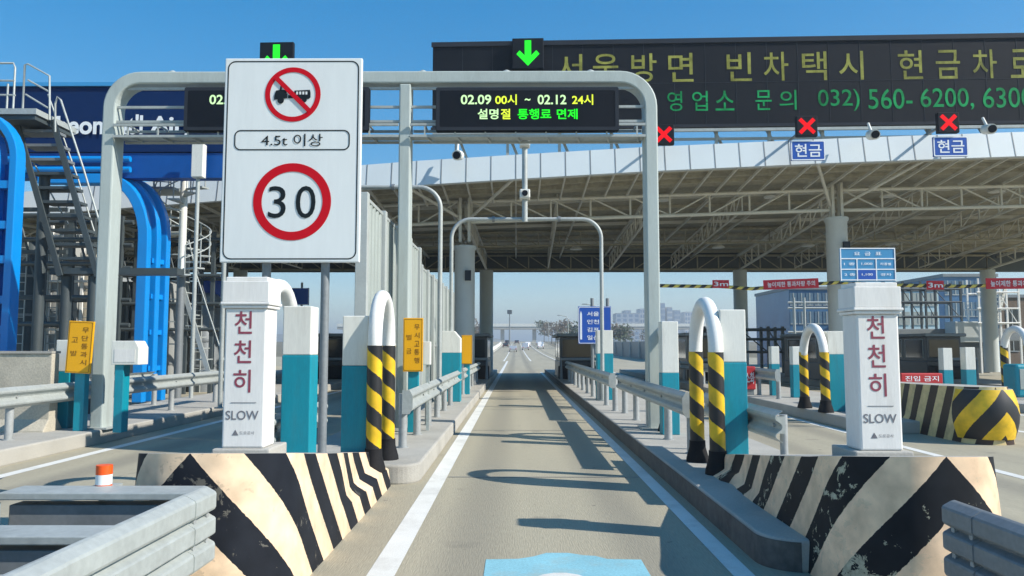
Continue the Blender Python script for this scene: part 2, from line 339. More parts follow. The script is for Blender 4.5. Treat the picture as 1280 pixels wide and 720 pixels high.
for x, y0, y1, w_ in ((-1.13, -6, 100, .235), (1.9, -6, 58, .18), (-7.6, -6, 60, .2), (-3.75, -6, 60, .18), (4.5, -6, 60, .18), (7.4, -6, 60, .18), (11.4, -6, 60, .18), (14.2, -6, 60, .18), (1.95, 100, 330, .2), (-1.6, 100, 330, .2), (-5.4, 80, 330, .2), (5.6, 80, 330, .2)):
    line(x, y0, y1, w_)
jt = MB()
for k, y in enumerate((11.3, 17.6, 23.5, 29.6)): jt.add([(-1.0, y, .004), (1.8, y, .004), (1.8, y + .04, .004), (-1.0, y + .04, .004)], [(0, 1, 2, 3)])
jt.build('road_joint', 'galv_d', kind='structure')
bp_ = MB()
bp_.add([(a, b, .004) for a, b in ((-.27, 5.0), (1.12, 5.0), (1.12, 6.98), (.82, 7.0), (.72, 7.1), (.62, 7.12), (.48, 7.2), (.28, 7.2), (.16, 7.08), (.02, 7.0), (-.27, 6.98))], [tuple(range(11))])
bp_.build('blue_lane_marking', 'bluepaint', kind='structure')
wp_ = MB(); arc = [(.37 + .30 * math.cos(R(a)), 6.15 + .42 * math.sin(R(a)), .008) for a in range(0, 181, 20)]
wp_.add(arc + [(.07, 5.4, .008), (.67, 5.4, .008)], [tuple(range(len(arc) + 2))]); wp_.build('white_lane_symbol', 'line', kind='structure')
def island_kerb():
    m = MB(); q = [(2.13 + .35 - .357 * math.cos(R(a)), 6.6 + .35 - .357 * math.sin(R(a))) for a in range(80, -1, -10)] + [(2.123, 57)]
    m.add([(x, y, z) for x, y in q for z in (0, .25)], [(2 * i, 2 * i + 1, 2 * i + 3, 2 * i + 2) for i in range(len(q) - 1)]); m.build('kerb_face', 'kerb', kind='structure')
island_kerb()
def island(x0, x1, y0, y1, h=.27):
    m = MB(); n = 8; w_ = x1 - x0; r = .35
    nose = [(x0 + r - r * math.cos(R(90 * k / n)), y0 + r - r * math.sin(R(90 * k / n))) for k in range(n + 1)]
    nose2 = [(x1 - r + r * math.sin(R(90 * k / n)), y0 + r - r * math.cos(R(90 * k / n))) for k in range(n + 1)]
    pts = nose + nose2 + [(x1, y1), (x0, y1)]
    m.prism(pts, (0, 0, h), (1, 0, 0), (0, 1, 0), h + .01); m.build('traffic_island', 'concrete', bevel=.03, kind='structure')
IS = {'own_left': (-3.45, -1.36), 'own_right': (2.13, 4.22), 'r2': (7.7, 11.1), 'r3': (14.6, 17.4), 'l2': (-10.9, -8.2), 'l3': (-17, -14.4), 'r4': (21, 23.6), 'l4': (-23.4, -20.8)}
for k, (a, b) in IS.items(): island(a, b, {'own_left': 10.7, 'own_right': 6.6, 'r2': 17.0, 'r3': 22, 'l2': 8.5}.get(k, 24), 57)

# ------------------------------------------------------------------ crash blocks
def crash_block(cx, y0, y1, hw, h0, slope, mats, label, side_len=None):
    """blunt-nosed wedge block: painted skin with UV (distance from the nose, height below the top)"""
    t = thing('crash_block', (cx, y0 + 2, 0), label, 'crash block', 'striped crash blocks')
    path = []; n = 10; a_ = hw * 1.0                                    # right half from nose to rear
    for k in range(n + 1):
        q = R(90 * k / n); path.append((hw * math.sin(q) ** .8, y0 + a_ * (1 - math.cos(q))))
    k = 1
    while y0 + a_ + k * .4 < y1: path.append((hw, y0 + a_ + k * .4)); k += 1
    path.append((hw, y1))
    def H(y): return h0 - slope * (y - y0)
    full = [(-x, y) for x, y in path[::-1]][:-1] + path
    mid = len(path) - 1; U = [0.0] * len(full)
    for i in range(mid + 1, len(full)): U[i] = U[i - 1] + math.dist(full[i], full[i - 1])
    for i in range(mid - 1, -1, -1): U[i] = U[i + 1] - math.dist(full[i], full[i + 1])
    def section(y): return [(0, 1.0), (.24, 1.0), (.25, .93), (None, .80)] if False else None
    L = 6; m = MB(); t_ = MB(); vs = []; uvs = []
    for i, (x, y) in enumerate(full):
        for j in range(L + 1):
            z = H(y) * j / L; ins = 1 - .10 * (j / L)
            # ledge at kerb height toward the rear
            yy = y0 + hw + (y - y0 - hw) * 1.0
            led = max(0.0, min(1.0, (y - (y0 + 2.2)) / 1.2)) * .13 if z > .3 else 0
            vs.append((cx + x * ins - math.copysign(led, x), y if y > y0 + hw else y + .06 * (j / L), z)); uvs.append((U[i], z - H(y)))
    fs = []; fu = []
    for i in range(len(full) - 1):
        for j in range(L):
            q = (i * (L + 1) + j, (i + 1) * (L + 1) + j, (i + 1) * (L + 1) + j + 1, i * (L + 1) + j + 1); fs.append(q); fu.append([uvs[k] for k in q])
    m.add(vs, fs, 0, fu, True)
    m.build('painted_face', mats[0], t)
    top = [vs[i * (L + 1) + L] for i in range(len(full))]; nn = len(full)
    t_.add(top, [(i, i + 1, nn - 2 - i, nn - 1 - i) for i in range(nn // 2 - 1)] + [(nn // 2 - 1, nn // 2, nn // 2 + 1)])
    t_.build('concrete_top', 'concrete', t)
    return t, H
T_L, H_L = crash_block(-2.40, 5.6, 10.6, .68, 1.12, .132, ['blk_l'], 'cream and black chevron crash block under the large speed limit sign')
T_R, H_R = crash_block(3.15, 5.6, 10.4, .68, 1.10, .132, ['blk_r'], 'cream and black chevron crash block with badly peeling black paint')
T_Y, H_Y = crash_block(9.40, 15.0, 22.5, .50, 1.12, .02, ['blk_t'], 'tan and brown striped crash block with yellow and black nose')
ny = MB(); nn_ = 14; vv = []; uu = []
for k in range(nn_ + 1):
    a = R(-88 + 176 * k / nn_)
    for j in range(7):
        z = .1 + .97 * j / 6; bul = .10 * math.sin(math.pi * j / 6)
        vv.append((9.40 + (.53 + bul) * math.sin(a), 15.52 - (.56 + bul) * math.cos(a), z)); uu.append((a * .75 - .1, z - 1.1))
fs = [(i * 7 + j, (i + 1) * 7 + j, (i + 1) * 7 + j + 1, i * 7 + j + 1) for i in range(nn_) for j in range(6)]
ny.add(vv, fs, 0, [[uu[q] for q in f] for f in fs], True)
ny.add([vv[i * 7 + 6] for i in range(nn_ + 1)], [tuple(range(nn_ + 1))], 1)
ny.build('nose_cushion', ['blk_y', 'galv'], T_Y)

# ------------------------------------------------------------------ guardrails
WB = [(0, .175), (.012, .165), (.075, .125), (.083, .10), (.075, .075), (.012, .03), (.0, 0), (.012, -.03), (.075, -.075), (.083, -.10), (.075, -.125), (.012, -.165), (0, -.175)]
def wbeam(m, pts, side, zc, hs=1.0, mi=0, WB=None):
    WB = WB or globals()['WB']
    """W profile swept along a plan polyline; side = +1 faces +x"""
    pts = [V((p[0], p[1], p[2] if len(p) > 2 else zc)) for p in pts]; n = len(WB); vs = []
    for i, p in enumerate(pts):
        t = pts[min(i + 1, len(pts) - 1)] - pts[max(i - 1, 0)]; t.z = 0; t.normalize(); nr = V((t.y, -t.x, 0)) * side
        for k in range(2):
            for a, b in WB: vs.append(p + nr * (a - k * .008) + V((0, 0, b * hs)))
    W2 = 2 * n; fs = []
    for i in range(len(pts) - 1):
        for k in range(n - 1):
            a, b = i * W2 + k, (i + 1) * W2 + k
            fs += [(a, a + 1, b + 1, b), (a + n, b + n, b + n + 1, a + n + 1)]
        for k in (0, n - 1): a, b = i * W2 + k, (i + 1) * W2 + k; fs.append((a, b, b + n, a + n))
    for i in (0, len(pts) - 1):
        fs += [(i * W2 + k, i * W2 + k + n, i * W2 + k + n + 1, i * W2 + k + 1) for k in range(n - 1)]
    m.add(vs, fs, mi)
TB = [(0, .26), (.02, .255), (.075, .225), (.083, .21), (.083, .125), (.075, .11), (.03, .085), (.03, .08), (.075, .055), (.083, .045), (.083, -.045), (.075, -.055), (.03, -.08), (.03, -.085), (.075, -.11), (.083, -.125), (.083, -.21), (.075, -.225), (.02, -.255), (0, -.26)]
def guardrail(x, y0, y1, side, label, zc=1.02, base=.27, gap=2.0, xe=None, post_r=.07, hs=1.05, endcap=True):
    t = thing('guardrail', (x, y0, base), label, 'guardrail', 'steel guardrails on the islands')
    xe = x if xe is None else xe
    m = MB(); wbeam(m, [(x, y0), (xe, y1)], side, zc, hs); m.build('rail_beam', 'galv', t)
    n = max(2, round((y1 - y0) / gap) + 1)
    for k in range(n):
        y = y0 + .25 + (y1 - y0 - .5) * k / (n - 1); xx = x + (xe - x) * (y - y0) / (y1 - y0) - side * .10
        q = MB(); q.tube([(xx, y, base), (xx, y, zc + .12)], post_r, 10); q.lathe((xx, y, base), [(post_r + .03, 0), (post_r + .03, .015)], 10)
        p = q.build('post', 'galv_p', t)
        q = MB(); q.box((xx + side * .05, y, zc), (.10, .10, .2)); q.build('spacer', 'galv', p)
        q = MB(); xb_ = x + (xe - x) * (y - y0) / (y1 - y0); q.tube([(xb_, y, zc), (xb_ + side * .03, y, zc)], .024, 8); q.build('bolt', 'galv_p', p)
    if endcap:
        q = MB(); q.prism([(-.10, -.19), (.02, -.19), (.07, -.1), (.07, .1), (.02, .19), (-.10, .19)], (x + side * .02, y0 - .004, zc), (side, 0, 0), (0, 0, 1), -side * .012 if side < 0 else .012); q.build('end_plate', 'galv', t)
    return t
guardrail(-1.75, 12.3, 23.6, 1, 'left island guardrail beside the lane from the upright yellow sign onward')
guardrail(-1.75, 24.4, 36, 1, 'far left island guardrail section ending at the dark toll booth')
guardrail(2.6, 11.6, 19.3, -1, 'right island guardrail running from the near striped hoop to its overlap', zc=1.03)
guardrail(2.45, 19.5, 37, -1, 'farther right island guardrail with the flared end leading to the booth', zc=1.05)
guardrail(3.08, 8.9, 12.5, -1, 'short guardrail piece behind the tall teal post on right block', zc=.98, base=.5, gap=1.6, endcap=False, post_r=.045)
guardrail(-2.88, 8.9, 11.4, 1, 'short guardrail piece behind the slow pillar crossing a teal post', zc=.92, base=.5, gap=1.6, endcap=False, post_r=.045)
guardrail(-8.85, 9.0, 15.9, 1, 'grey guardrail in front of the low beige wall across the left lane', gap=2.6)
guardrail(-8.85, 16.7, 23.0, 1, 'grey guardrail below the white cabinet across the left lane', gap=2.6)
guardrail(-10.4, 17.2, 22, -1, 'rear guardrail behind the yellow sign on the outer left island', gap=3)
guardrail(8.2, 24, 38, -1, 'guardrail on second right island beyond the striped hoop')
def approach_rail(x, side, y0, y1, zc, label, xe=None, step=1.4, dbl=True):
    t = thing('guardrail', (x, y1, 0), label, 'guardrail', 'approach guardrails in front of the blocks')
    xe = x if xe is None else xe
    for k, (dx, nm) in enumerate(((0, 'rail_beam'), (-side * .34, 'rear_beam'))):
        if k and not dbl: break
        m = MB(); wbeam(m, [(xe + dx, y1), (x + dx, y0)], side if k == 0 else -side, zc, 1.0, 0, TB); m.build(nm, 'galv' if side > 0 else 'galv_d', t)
    for y in (y0 - .18, y0 - 1.9):
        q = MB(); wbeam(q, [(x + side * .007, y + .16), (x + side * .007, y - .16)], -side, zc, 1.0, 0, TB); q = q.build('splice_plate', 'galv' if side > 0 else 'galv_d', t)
        for z in (-.085, .085):
            for dy in (-.1, .1):
                b_ = MB(); b_.tube([(x + side * .03, y + dy, zc + z), (x + side * .060, y + dy, zc + z)], .022, 8); b_.build('bolt', 'galv_p', q)
    for k in range(4):
        y = y0 - .4 - k * step; q = MB(); q.tube([(x - side * .17, y, 0), (x - side * .17, y, zc + .15)], .065, 10); q.build('post', 'galv_p', t)
    return t
approach_rail(-2.12, 1, 5.25, -1.0, .70, 'grey double guardrail in the near left foreground before the chevron block', dbl=False)
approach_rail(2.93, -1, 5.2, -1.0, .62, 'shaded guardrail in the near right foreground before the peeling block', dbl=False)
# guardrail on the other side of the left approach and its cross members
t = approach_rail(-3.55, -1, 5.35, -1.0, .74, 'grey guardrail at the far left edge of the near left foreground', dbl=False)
t = thing('rail_cross_frame', (-2.8, 5.0, 0), 'flat steel crosspieces tying the two near left rails together', 'crosspiece')
for y, x0, x1, z in ((5.2, -3.5, -2.2, .92), (4.35, -3.5, -2.22, .84), (3.5, -3.5, -2.22, .80)):
    m = MB(); m.span((x0, y, z - .05), (x1, y + .28, z)); m.build('crosspiece', 'galv', t, bevel=.008)
    m = MB(); m.span((x0 + .05, y + .05, z - .4), (x1 - .1, y + .2, z - .09)); m.build('dark_strut', 'galv_d', t, bevel=.008)
t = thing('delineator', (-3.12, 5.62, 0), 'short orange and white reflective marker post on the near left rail', 'marker post')
p0 = P(130, 598, 5.5)
for z0, z1, mm in ((-.02, .03, 'orange'), (.03, .10, 'signwhite'), (.10, .165, 'orange')):
    m = MB(); m.lathe((p0.x, 5.5, p0.z - .07 + z0), [(.055, 0), (.055, z1 - z0)], 14); m.build('band', mm, t)
m = MB(); m.tube([(p0.x, 5.5, .3), (p0.x, 5.5, p0.z - .06)], .03, 10); m.build('stem', 'galv', t)
m = MB(); m.box((p0.x, 5.5, .90), (.16, .22, .03)); m.build('foot', 'galv', t)

# ------------------------------------------------------------------ slow pillars
def slow_pillar(x, y, zb, label, ztop, side):
    t = thing('slow_pillar', (x, y, zb), label, 'pillar', 'white slow-down pillars on the blocks')
    w_ = .40; m = MB(); m.span((x - .27, y - .25, zb - .12), (x + .27, y + .3, zb + .03)); m.build('plinth', 'concrete', t, bevel=.015)
    m = MB(); m.span((x - w_ / 2, y - w_ / 2, zb + .03), (x + w_ / 2, y + w_ / 2 - .08, ztop - .3)); m.build('shaft', 'stone', t, bevel=.02)
    m = MB()
    for z0, z1, e in ((ztop - .30, ztop - .272, .02), (ztop - .268, ztop - .24, .035), (ztop - .24, ztop - .04, .022), (ztop - .04, ztop, .0)):
        m.span((x - w_ / 2 - e, y - w_ / 2 - e, z0), (x + w_ / 2 + e, y + w_ / 2 - .08 + e, z1))
    m.build('cap', 'stone', t, bevel=.008)
    yf = y - w_ / 2 - .003; H = ztop - zb
    m = MB()
    for k, ch in enumerate('천천히'): m.text(ch, (x - .02, yf, zb + H * (.735 - .168 * k)), .165, .215, bold=.01)
    m.build('red_lettering', 'red_letter', t)
    m = MB(); m.text('SLOW', (x - .01, yf, zb + H * .205), .31, .085, bold=.008); m.span((x - .12, yf - .001, zb + H * .275), (x + .12, yf + .002, zb + H * .278))
    m.text('도로공사', (x + .04, yf, zb + H * .105), .14, .032, bold=.0)
    m.prism([(-.03, -.022), (.03, -.022), (.0, .03)], (x - .07, yf, zb + H * .105), XA, UA, .002)
    m.build('grey_lettering', 'grey_letter', t)
    return t
pL = P(303, 556, 7.2); pR = P(1103, 566, 7.2)
slow_pillar(pL.x, 7.4, H_L(7.3) + .03, 'white slow pillar with red lettering beneath the speed limit sign', P(310, 346, 7.2).z, 1)
slow_pillar(pR.x, 7.4, H_R(7.3) + .03, 'white slow pillar with the pale blue fare table rising behind it', P(1090, 353, 7.2).z, -1)
# fare table on its own post behind the right pillar
FY = 18.0; k_ = FY / 7.2
a, b = P(1050, 310.5, FY), P(1120, 352, FY)
W, Hh = b.x - a.x, a.z - b.z; cx, cz = (a.x + b.x) / 2, (a.z + b.z) / 2
t = thing('fare_table', (cx, FY, .27), 'pale blue fare table with white grid rising behind the right slow pillar', 'fare sign')
m = MB(); m.box((cx, FY + .035, cz), (W, .06, Hh)); m.build('panel', 'cyanblue', t, bevel=.008)
m = MB()
for zz in (.5, .19, -.13, -.45): m.span((cx - W / 2, FY - .006, cz + Hh * zz - .012), (cx + W / 2, FY + .002, cz + Hh * zz + .012))
for xx, z1 in ((-.495, .5), (-.2, .19), (.15, .19), (.495, .5)): m.span((cx + W * xx - .012, FY - .007, cz - Hh * .48), (cx + W * xx + .012, FY + .001, cz + Hh * z1))
m.build('white_grid', 'signwhitel', t)
m = MB(); m.span((cx - W * .19, FY - .004, cz - Hh * .44), (cx + W * .14, FY + .0015, cz - Hh * .14)); m.build('dark_cell', 'signblue', t)
m = MB(); m.text('요  금  표', (cx, FY - .006, cz + Hh * .34), W * .5, .035 * k_, bold=.01)
for xx, zz, s in ((-.34, .03, '1 종'), (-.02, .03, '1,000'), (.32, .03, '차종별'), (-.34, -.29, '2 종'), (-.02, -.29, '1,100'), (.32, -.29, '경차')): m.text(s, (cx + W * xx, FY - .008, cz + Hh * zz), W * .2, .025 * k_)
m.build('lettering', 'signwhitel', t)
for s in (-.3, .3):
    m = MB(); m.tube([(cx + W * s, FY + .1, .27), (cx + W * s, FY + .1, cz + Hh * .4)], .045, 10); m.build('post', 'galv_p', t)

# ------------------------------------------------------------------ hoops and teal posts
def hoop(x, ya, yb, zb, ztop, label, stripe_top=1.5, r=.095, xb=None, mark=False):
    xb = x if xb is None else xb
    t = thing('guard_hoop', (x, (ya + yb) / 2, zb), label, 'guard hoop', 'white topped protective hoops')
    A, B = V((x, ya, 0)), V((xb, yb, 0)); c = (A + B) / 2; d = (B - A) / 2; rad = d.length
    zs = ztop - r - rad * 1.15
    pts = [(A.x, A.y, stripe_top - .02), (A.x, A.y, (stripe_top + zs) / 2)] + [tuple(c + d * (-math.cos(R(q))) + V((0, 0, zs + rad * 1.15 * math.sin(R(q))))) for q in range(0, 181, 12)] + [(B.x, B.y, (stripe_top + zs) / 2), (B.x, B.y, stripe_top - .02)]
    m = MB(); m.tube(pts, r, 14); m.build('hoop_tube', 'whitepipe', t)
    for q in (A, B):
        m = MB(); m.tube([(q.x, q.y, zb + .15), (q.x, q.y, stripe_top)], r + .006, 14); m.build('striped_sleeve', 'hoop_s', t)
        m = MB(); m.lathe((q.x, q.y, zb), [(r * 1.75, 0), (r * 1.7, .05), (r * 1.25, .2), (r * 1.2, .3)], 14); m.build('rubber_foot', 'rubber', t)
    return t
hoop(2.60, 9.95, 11.05, .27, P(875, 371, 10.5).z, 'tall hoop with spiral yellow stripes on near right island', P(880, 440, 10.3).z)
hoop(-1.88, 10.15, 11.25, .27, P(482, 362, 10.6).z, 'tall hoop with spiral yellow stripes on near left island', P(482, 432, 10.5).z)
hoop(-3.02, 9.05, 10.3, .5, P(345, 349, 9.7).z, 'white hoop half hidden behind the left slow pillar', 1.35)
hoop(2.93, 15.0, 16.2, .27, P(828, 402, 15.6).z, 'slim looking hoop farther back beside the gantry right post', 1.6)
hoop(7.78, 19.3, 20.7, .27, P(1015, 404, 20).z, 'white and yellow striped hoop on second right island', P(1015, 440, 20).z, r=.11)
hoop(16.2, 24.2, 25.4, .27, P(1270, 407, 25).z, 'striped hoop on third right island at picture edge', P(1255, 432, 25).z, r=.11)
def teal_post(x, y, zb, zt, label, wd=.34, split=.5, slope=False):
    t = thing('marker_post', (x, y, zb), label, 'marker post', 'white and teal marker posts')
    zm = zb + (zt - zb) * (1 - split) if split < 1.2 else split
    m = MB(); m.span((x - wd / 2, y - wd / 2, zb), (x + wd / 2, y + wd / 2, zm)); m.build('teal_base', 'teal', t, bevel=.012)
    m = MB()
    if slope: m.prism([(-wd / 2, 0), (wd / 2, 0), (wd / 2, zt - zm - wd * .4), (wd / 2 - wd * .35, zt - zm), (-wd / 2, zt - zm)], (x, y - wd / 2, zm + .002), XA, UA, wd)
    else: m.span((x - wd / 2 + .003, y - wd / 2 + .003, zm + .002), (x + wd / 2 - .003, y + wd / 2 - .003, zt))
    m.build('white_top', 'white', t, bevel=.012); return t
q = P(914, 387, 10); teal_post(q.x + .01, 10.15, .40, q.z, 'tall white over teal post beside the near right hoop', .345, (q.z - P(914, 453, 10).z) / (q.z - .4))
q = P(446, 395, 10.3); teal_post(q.x, 10.4, .40, q.z, 'tall white over teal post left of the near left hoop', .35, (q.z - P(446, 457, 10.3).z) / (q.z - .4))
q = P(376, 383, 9); teal_post(q.x - .02, 9.1, .5, q.z, 'tall white over teal post between slow pillar and grey sign pole', .34, (q.z - P(376, 444, 9).z) / (q.z - .5))
q = P(835, 402, 14.5); teal_post(q.x, 14.5, .27, q.z, 'white over teal post just right of the gantry right post', .32, (q.z - P(835, 466, 14.5).z) / (q.z - .27))
q = P(755, 413, 24); teal_post(q.x, 24, .27, q.z, 'white over teal post under the blue direction sign', .5, (q.z - P(755, 442, 24).z) / (q.z - .27))
q = P(565, 414, 23.2); teal_post(q.x, 23.2, .27, q.z, 'wide white over teal cabinet post with a chamfered top', .56, (q.z - P(565, 441, 23.2).z) / (q.z - .27), True)
q = P(967, 433, 26); teal_post(q.x, 26, .27, q.z, 'slim scuffed white over teal post left of the second island hoop', .28, .36)
q = P(994, 433, 25); teal_post(q.x, 25, .27, q.z, 'white over teal post partly behind the second island hoop', .3, .36)
q = P(1042, 414, 19.5); teal_post(q.x + .05, 19.7, .27, q.z, 'large white over teal post right of the second island hoop', .42, (q.z - P(1042, 443, 19.5).z) / (q.z - .27))
q = P(1181, 435, 28); teal_post(q.x, 28, .27, q.z, 'left of two white over teal posts behind the yellow nose block', .34, .5)
q = P(1209, 434, 28); teal_post(q.x, 28, .27, q.z, 'right of two white over teal posts behind the yellow nose block', .36, .5)
q = P(85, 425, 15.6); teal_post(q.x, 15.6, .27, q.z, 'white over teal post behind the left outer yellow sign', .3, .36)
q = P(1276, 455, 24); t = thing('toll_terminal', (q.x, 24, .27), 'pale teal rounded roadside machine at the right picture edge', 'machine')
m = MB(); m.span((q.x - .35, 23.7, .35), (q.x + .4, 24.4, q.z)); m.build('casing', 'teal', t, bevel=.08)
m = MB(); m.span((q.x - .25, 23.685, .6), (q.x + .35, 23.697, q.z - .15)); m.build('front_panel', 'panel', t, bevel=.01)
m = MB(); m.span((q.x - .45, 23.6, .27), (q.x + .5, 24.5, .35)); m.build('base', 'concrete', t)

# ------------------------------------------------------------------ the large speed limit sign
a, b = P(281.5, 72.5, 8.5), P(449, 328, 8.5); cx, cz, W, Hh = (a.x + b.x) / 2, (a.z + b.z) / 2, b.x - a.x, a.z - b.z
t = thing('speed_limit_sign', (cx, 8.5, H_L(8.5)), 'large white board with no trucks symbol and 30 speed limit ring', 'road sign')
m = MB(); m.box((cx, 8.53, cz), (W, .05, Hh)); m.build('board', 'signwhite', t, bevel=.012)
m = MB(); m.ring(rrect(W - .07, Hh - .07, .09), rrect(W - .095, Hh - .095, .08), (cx, 8.502, cz), XA, UA, .002)
bx = P(365, 175, 8.5); m.ring(rrect(1.32, .235, .07), rrect(1.295, .21, .06), (bx.x, 8.501, bx.z), XA, UA, .002); m.build('black_border', 'signblack', t)
for k in (0, 1):
    x = P(405, 400, 8.6).x if k else P(331, 400, 8.6).x
    m = MB(); m.tube([(x, 8.62, H_L(8.6) - .1), (x, 8.62, cz + Hh * .4)], .05, 12); m.build('pole', 'galv_d', t)
for zz in (.3, -.3):
    m = MB(); m.box((cx, 8.575, cz + Hh * zz), (W * .9, .03, .06)); m.build('back_bracket', 'galv', t)
c1 = P(366, 118, 8.5); r1 = 36 / F_PX * 8.5 * .99
c2 = P(365, 252, 8.5); r2 = 50 / F_PX * 8.5 * .99
m = MB(); m.ring(circ(r1), circ(r1 * .82), (c1.x, 8.500, c1.z), XA, UA, .003)
s_ = MB(); s_.bar((c1.x - r1 * .62, 8.494, c1.z + r1 * .62), (c1.x + r1 * .62, 8.494, c1.z - r1 * .62), .004, r1 * .17)
s_.build('red_slash', 'signred', t); m.build('red_ring', 'signred', t)
m = MB(); m.ring(circ(r2, 64), circ(r2 * .78, 64), (c2.x, 8.500, c2.z), XA, UA, .003); m.build('red_ring', 'signred', t)
m = MB(); m.text('3', (c2.x - .17, 8.499, c2.z - .005), .20, .365, bold=.0); m.text('0', (c2.x + .155, 8.499, c2.z - .005), .225, .37, bold=.0); m.build('number', 'signblack', t)
m = MB(); m.text('4.5t 이상', (bx.x, 8.499, bx.z), .70, .145, bold=.0); m.build('lettering', 'signblack', t)
tk = MB(); u = r1 / 36
def tp(pts): tk.prism([(x * u, z * u) for x, z in pts], (c1.x, 8.498, c1.z), XA, UA, .002)
tp([(-24, -7), (-24, -2), (-22, 5), (-17, 6), (-16, 12), (-14.5, 12), (-14.5, 6), (-8, 6), (-8, 1), (-7, 1), (-7, -5)])
tp([(-6, -5), (-6, -1), (2, -1), (2, -5)])
tp([(2, -6), (2, 5), (22, 6), (23, 2), (23, -4), (21, -6)])
tk.prism([(x - 15.5 * u, z - 8 * u) for x, z in circ(4.2 * u, 20)], (c1.x, 8.497, c1.z), XA, UA, .002)
for xx in (8.5, 15): tk.prism([(x + xx * u, z - 7.5 * u) for x, z in circ(3.2 * u, 18)], (c1.x, 8.497, c1.z), XA, UA, .002)
tk.build('truck_symbol', 'signblack', t)
sw = MB()
for xx in (4.5, 8.5, 12.5, 16.5): sw.prism([((xx + dx) * u, zz * u) for dx, zz in ((0, 3.6), (2.4, 3.6), (2.4, -.2), (0, -.2))], (c1.x, 8.4965, c1.z), XA, UA, .001)
sw.build('symbol_windows', 'signwhite', t)

# ------------------------------------------------------------------ gantry with LED boards
GY = 15.5
def sweep_rect(m, pts, wd, dp):
    """rectangular tube along a path in the plane y = const"""
    n = len(pts); vs = []
    for i, p in enumerate(pts):
        tt = (V(pts[min(i + 1, n - 1)]) - V(pts[max(i - 1, 0)])).normalized(); nr = V((-tt.z, 0, tt.x))
        for a_, b_ in ((-1, -1), (1, -1), (1, 1), (-1, 1)): vs.append(V(p) + nr * (a_ * wd / 2) + V((0, b_ * dp / 2, 0)))
    fs = [(i * 4 + k, i * 4 + (k + 1) % 4, (i + 1) * 4 + (k + 1) % 4, (i + 1) * 4 + k) for i in range(n - 1) for k in range(4)]
    m.add(vs, fs + [(3, 2, 1, 0), tuple((n - 1) * 4 + k for k in range(4))])
gl, gr, gm = P(136, 300, GY).x, P(814, 300, GY).x, P(506, 300, GY).x
gt = (P(500, 94, GY).z + P(500, 107, GY).z) / 2
t = thing('sign_gantry', ((gl + gr) / 2, GY, .27), 'grey steel portal gantry spanning both lanes and carrying LED boards', 'gantry')
rc = .62; pts = [(gl, GY, .27), (gl, GY, gt - rc)] + [(gl + rc - rc * math.cos(R(a)), GY, gt - rc + rc * math.sin(R(a))) for a in range(10, 91, 10)]
pts += [(gr - rc + rc * math.sin(R(a)), GY, gt - rc + rc * math.cos(R(a))) for a in range(0, 91, 10)] + [(gr, GY, .27)]
m = MB(); sweep_rect(m, pts, .26, .42); m.build('frame', 'gantry', t, bevel=.03)
m = MB(); m.span((gm - .12, GY - .2, .27), (gm + .12, GY + .2, gt - .135)); m.build('post', 'gantry', t, bevel=.03)
for x in (gl, gm, gr):
    m = MB(); m.span((x - .28, GY - .32, .27), (x + .28, GY + .32, .30)); m.build('base_plate', 'galv', t)
zA, zB = P(600, 160, GY).z, P(600, 174, GY).z
for n_, (x0, x1) in enumerate(((gl + .131, gm - .122), (gm + .122, gr - .131))):
    m = MB()
    for yy in (-.25, .25):
        for z in (zA, zB): m.bar((x0, GY + yy, z), (x1, GY + yy, z), .05)
    k = 0
    while x0 + .3 + k * .62 < x1:
        x = x0 + .3 + k * .62
        m.bar((x, GY - .25, zA), (x, GY - .25, zB), .03); m.bar((x, GY - .25, zB), (x + .1, GY + .25, zB), .03); m.bar((x, GY - .25, zA), (x, GY + .25, zA), .03); k += 1
    m.span((x0, GY - .22, zB + .03), (x1, GY + .22, zB + .04))
    m.build('catwalk', 'galv', t)
    m = MB()
    for z in (P(600, 113, GY).z, P(600, 136, GY).z, P(600, 154, GY).z): m.bar((x0, GY - .12, z), (x1, GY - .12, z), .05)
    m.build('mounting_rail', 'galv', t)
for k in range(6):
    x = gl + 1.2 + k * 1.75; m = MB(); m.lathe((x, GY, gt + .125), [(.1, 0), (.1, .05), (.03, .09)], 8); m.build('bolt_cap', 'galv', t)
def led_board(px0, px1, label, seed):
    a, b = P(px0, 109, GY - .32), P(px1, 163.5, GY - .32); cx, cz, W, Hh = (a.x + b.x) / 2, (a.z + b.z) / 2, b.x - a.x, a.z - b.z
    t = thing('led_board', (cx, GY - .3, b.z), label, 'LED board', 'lane LED boards on the gantry')
    m = MB(); m.span((a.x, GY - .34, b.z), (b.x, GY - .15, a.z)); m.build('housing', 'black', t, bevel=.03)
    m = MB(); m.ring(rrect(W - .02, Hh - .02, .03), rrect(W - .16, Hh - .16, .03), (cx, GY - .344, cz), XA, UA, .003); m.build('screen_frame', 'blackframe', t)
    def tx(s, pa, pb, za, zb, mm):
        k = (px0 - 545); A, B = P(pa + k, za, GY - .344), P(pb + k, zb, GY - .344)
        q = MB(); q.text(s, ((A.x + B.x) / 2, GY - .346, (A.z + B.z) / 2), B.x - A.x, A.z - B.z, bold=.018); q.build('lettering', mm, t)
    tx('02.09', 576, 614, 118.5, 130.5, 'led_w'); tx('00시', 619, 646, 118, 131, 'led_y'); tx('~', 656, 663, 123, 126, 'led_w'); tx('02.12', 672, 708, 118.5, 130.5, 'led_w'); tx('24시', 715, 741.5, 118, 131, 'led_y')
    tx('설명', 597, 623, 136, 149, 'led_w'); tx('절', 626, 638, 136, 149, 'led_y'); tx('통행료', 647, 689, 136, 149, 'led_g'); tx('면제', 696, 722, 136, 149, 'led_c' if seed else 'led_g')
    return t
led_board(545, 774, 'black LED board with green dates over the camera lane', 0)
led_board(231, 461, 'black LED board partly hidden by the speed limit sign', 1)

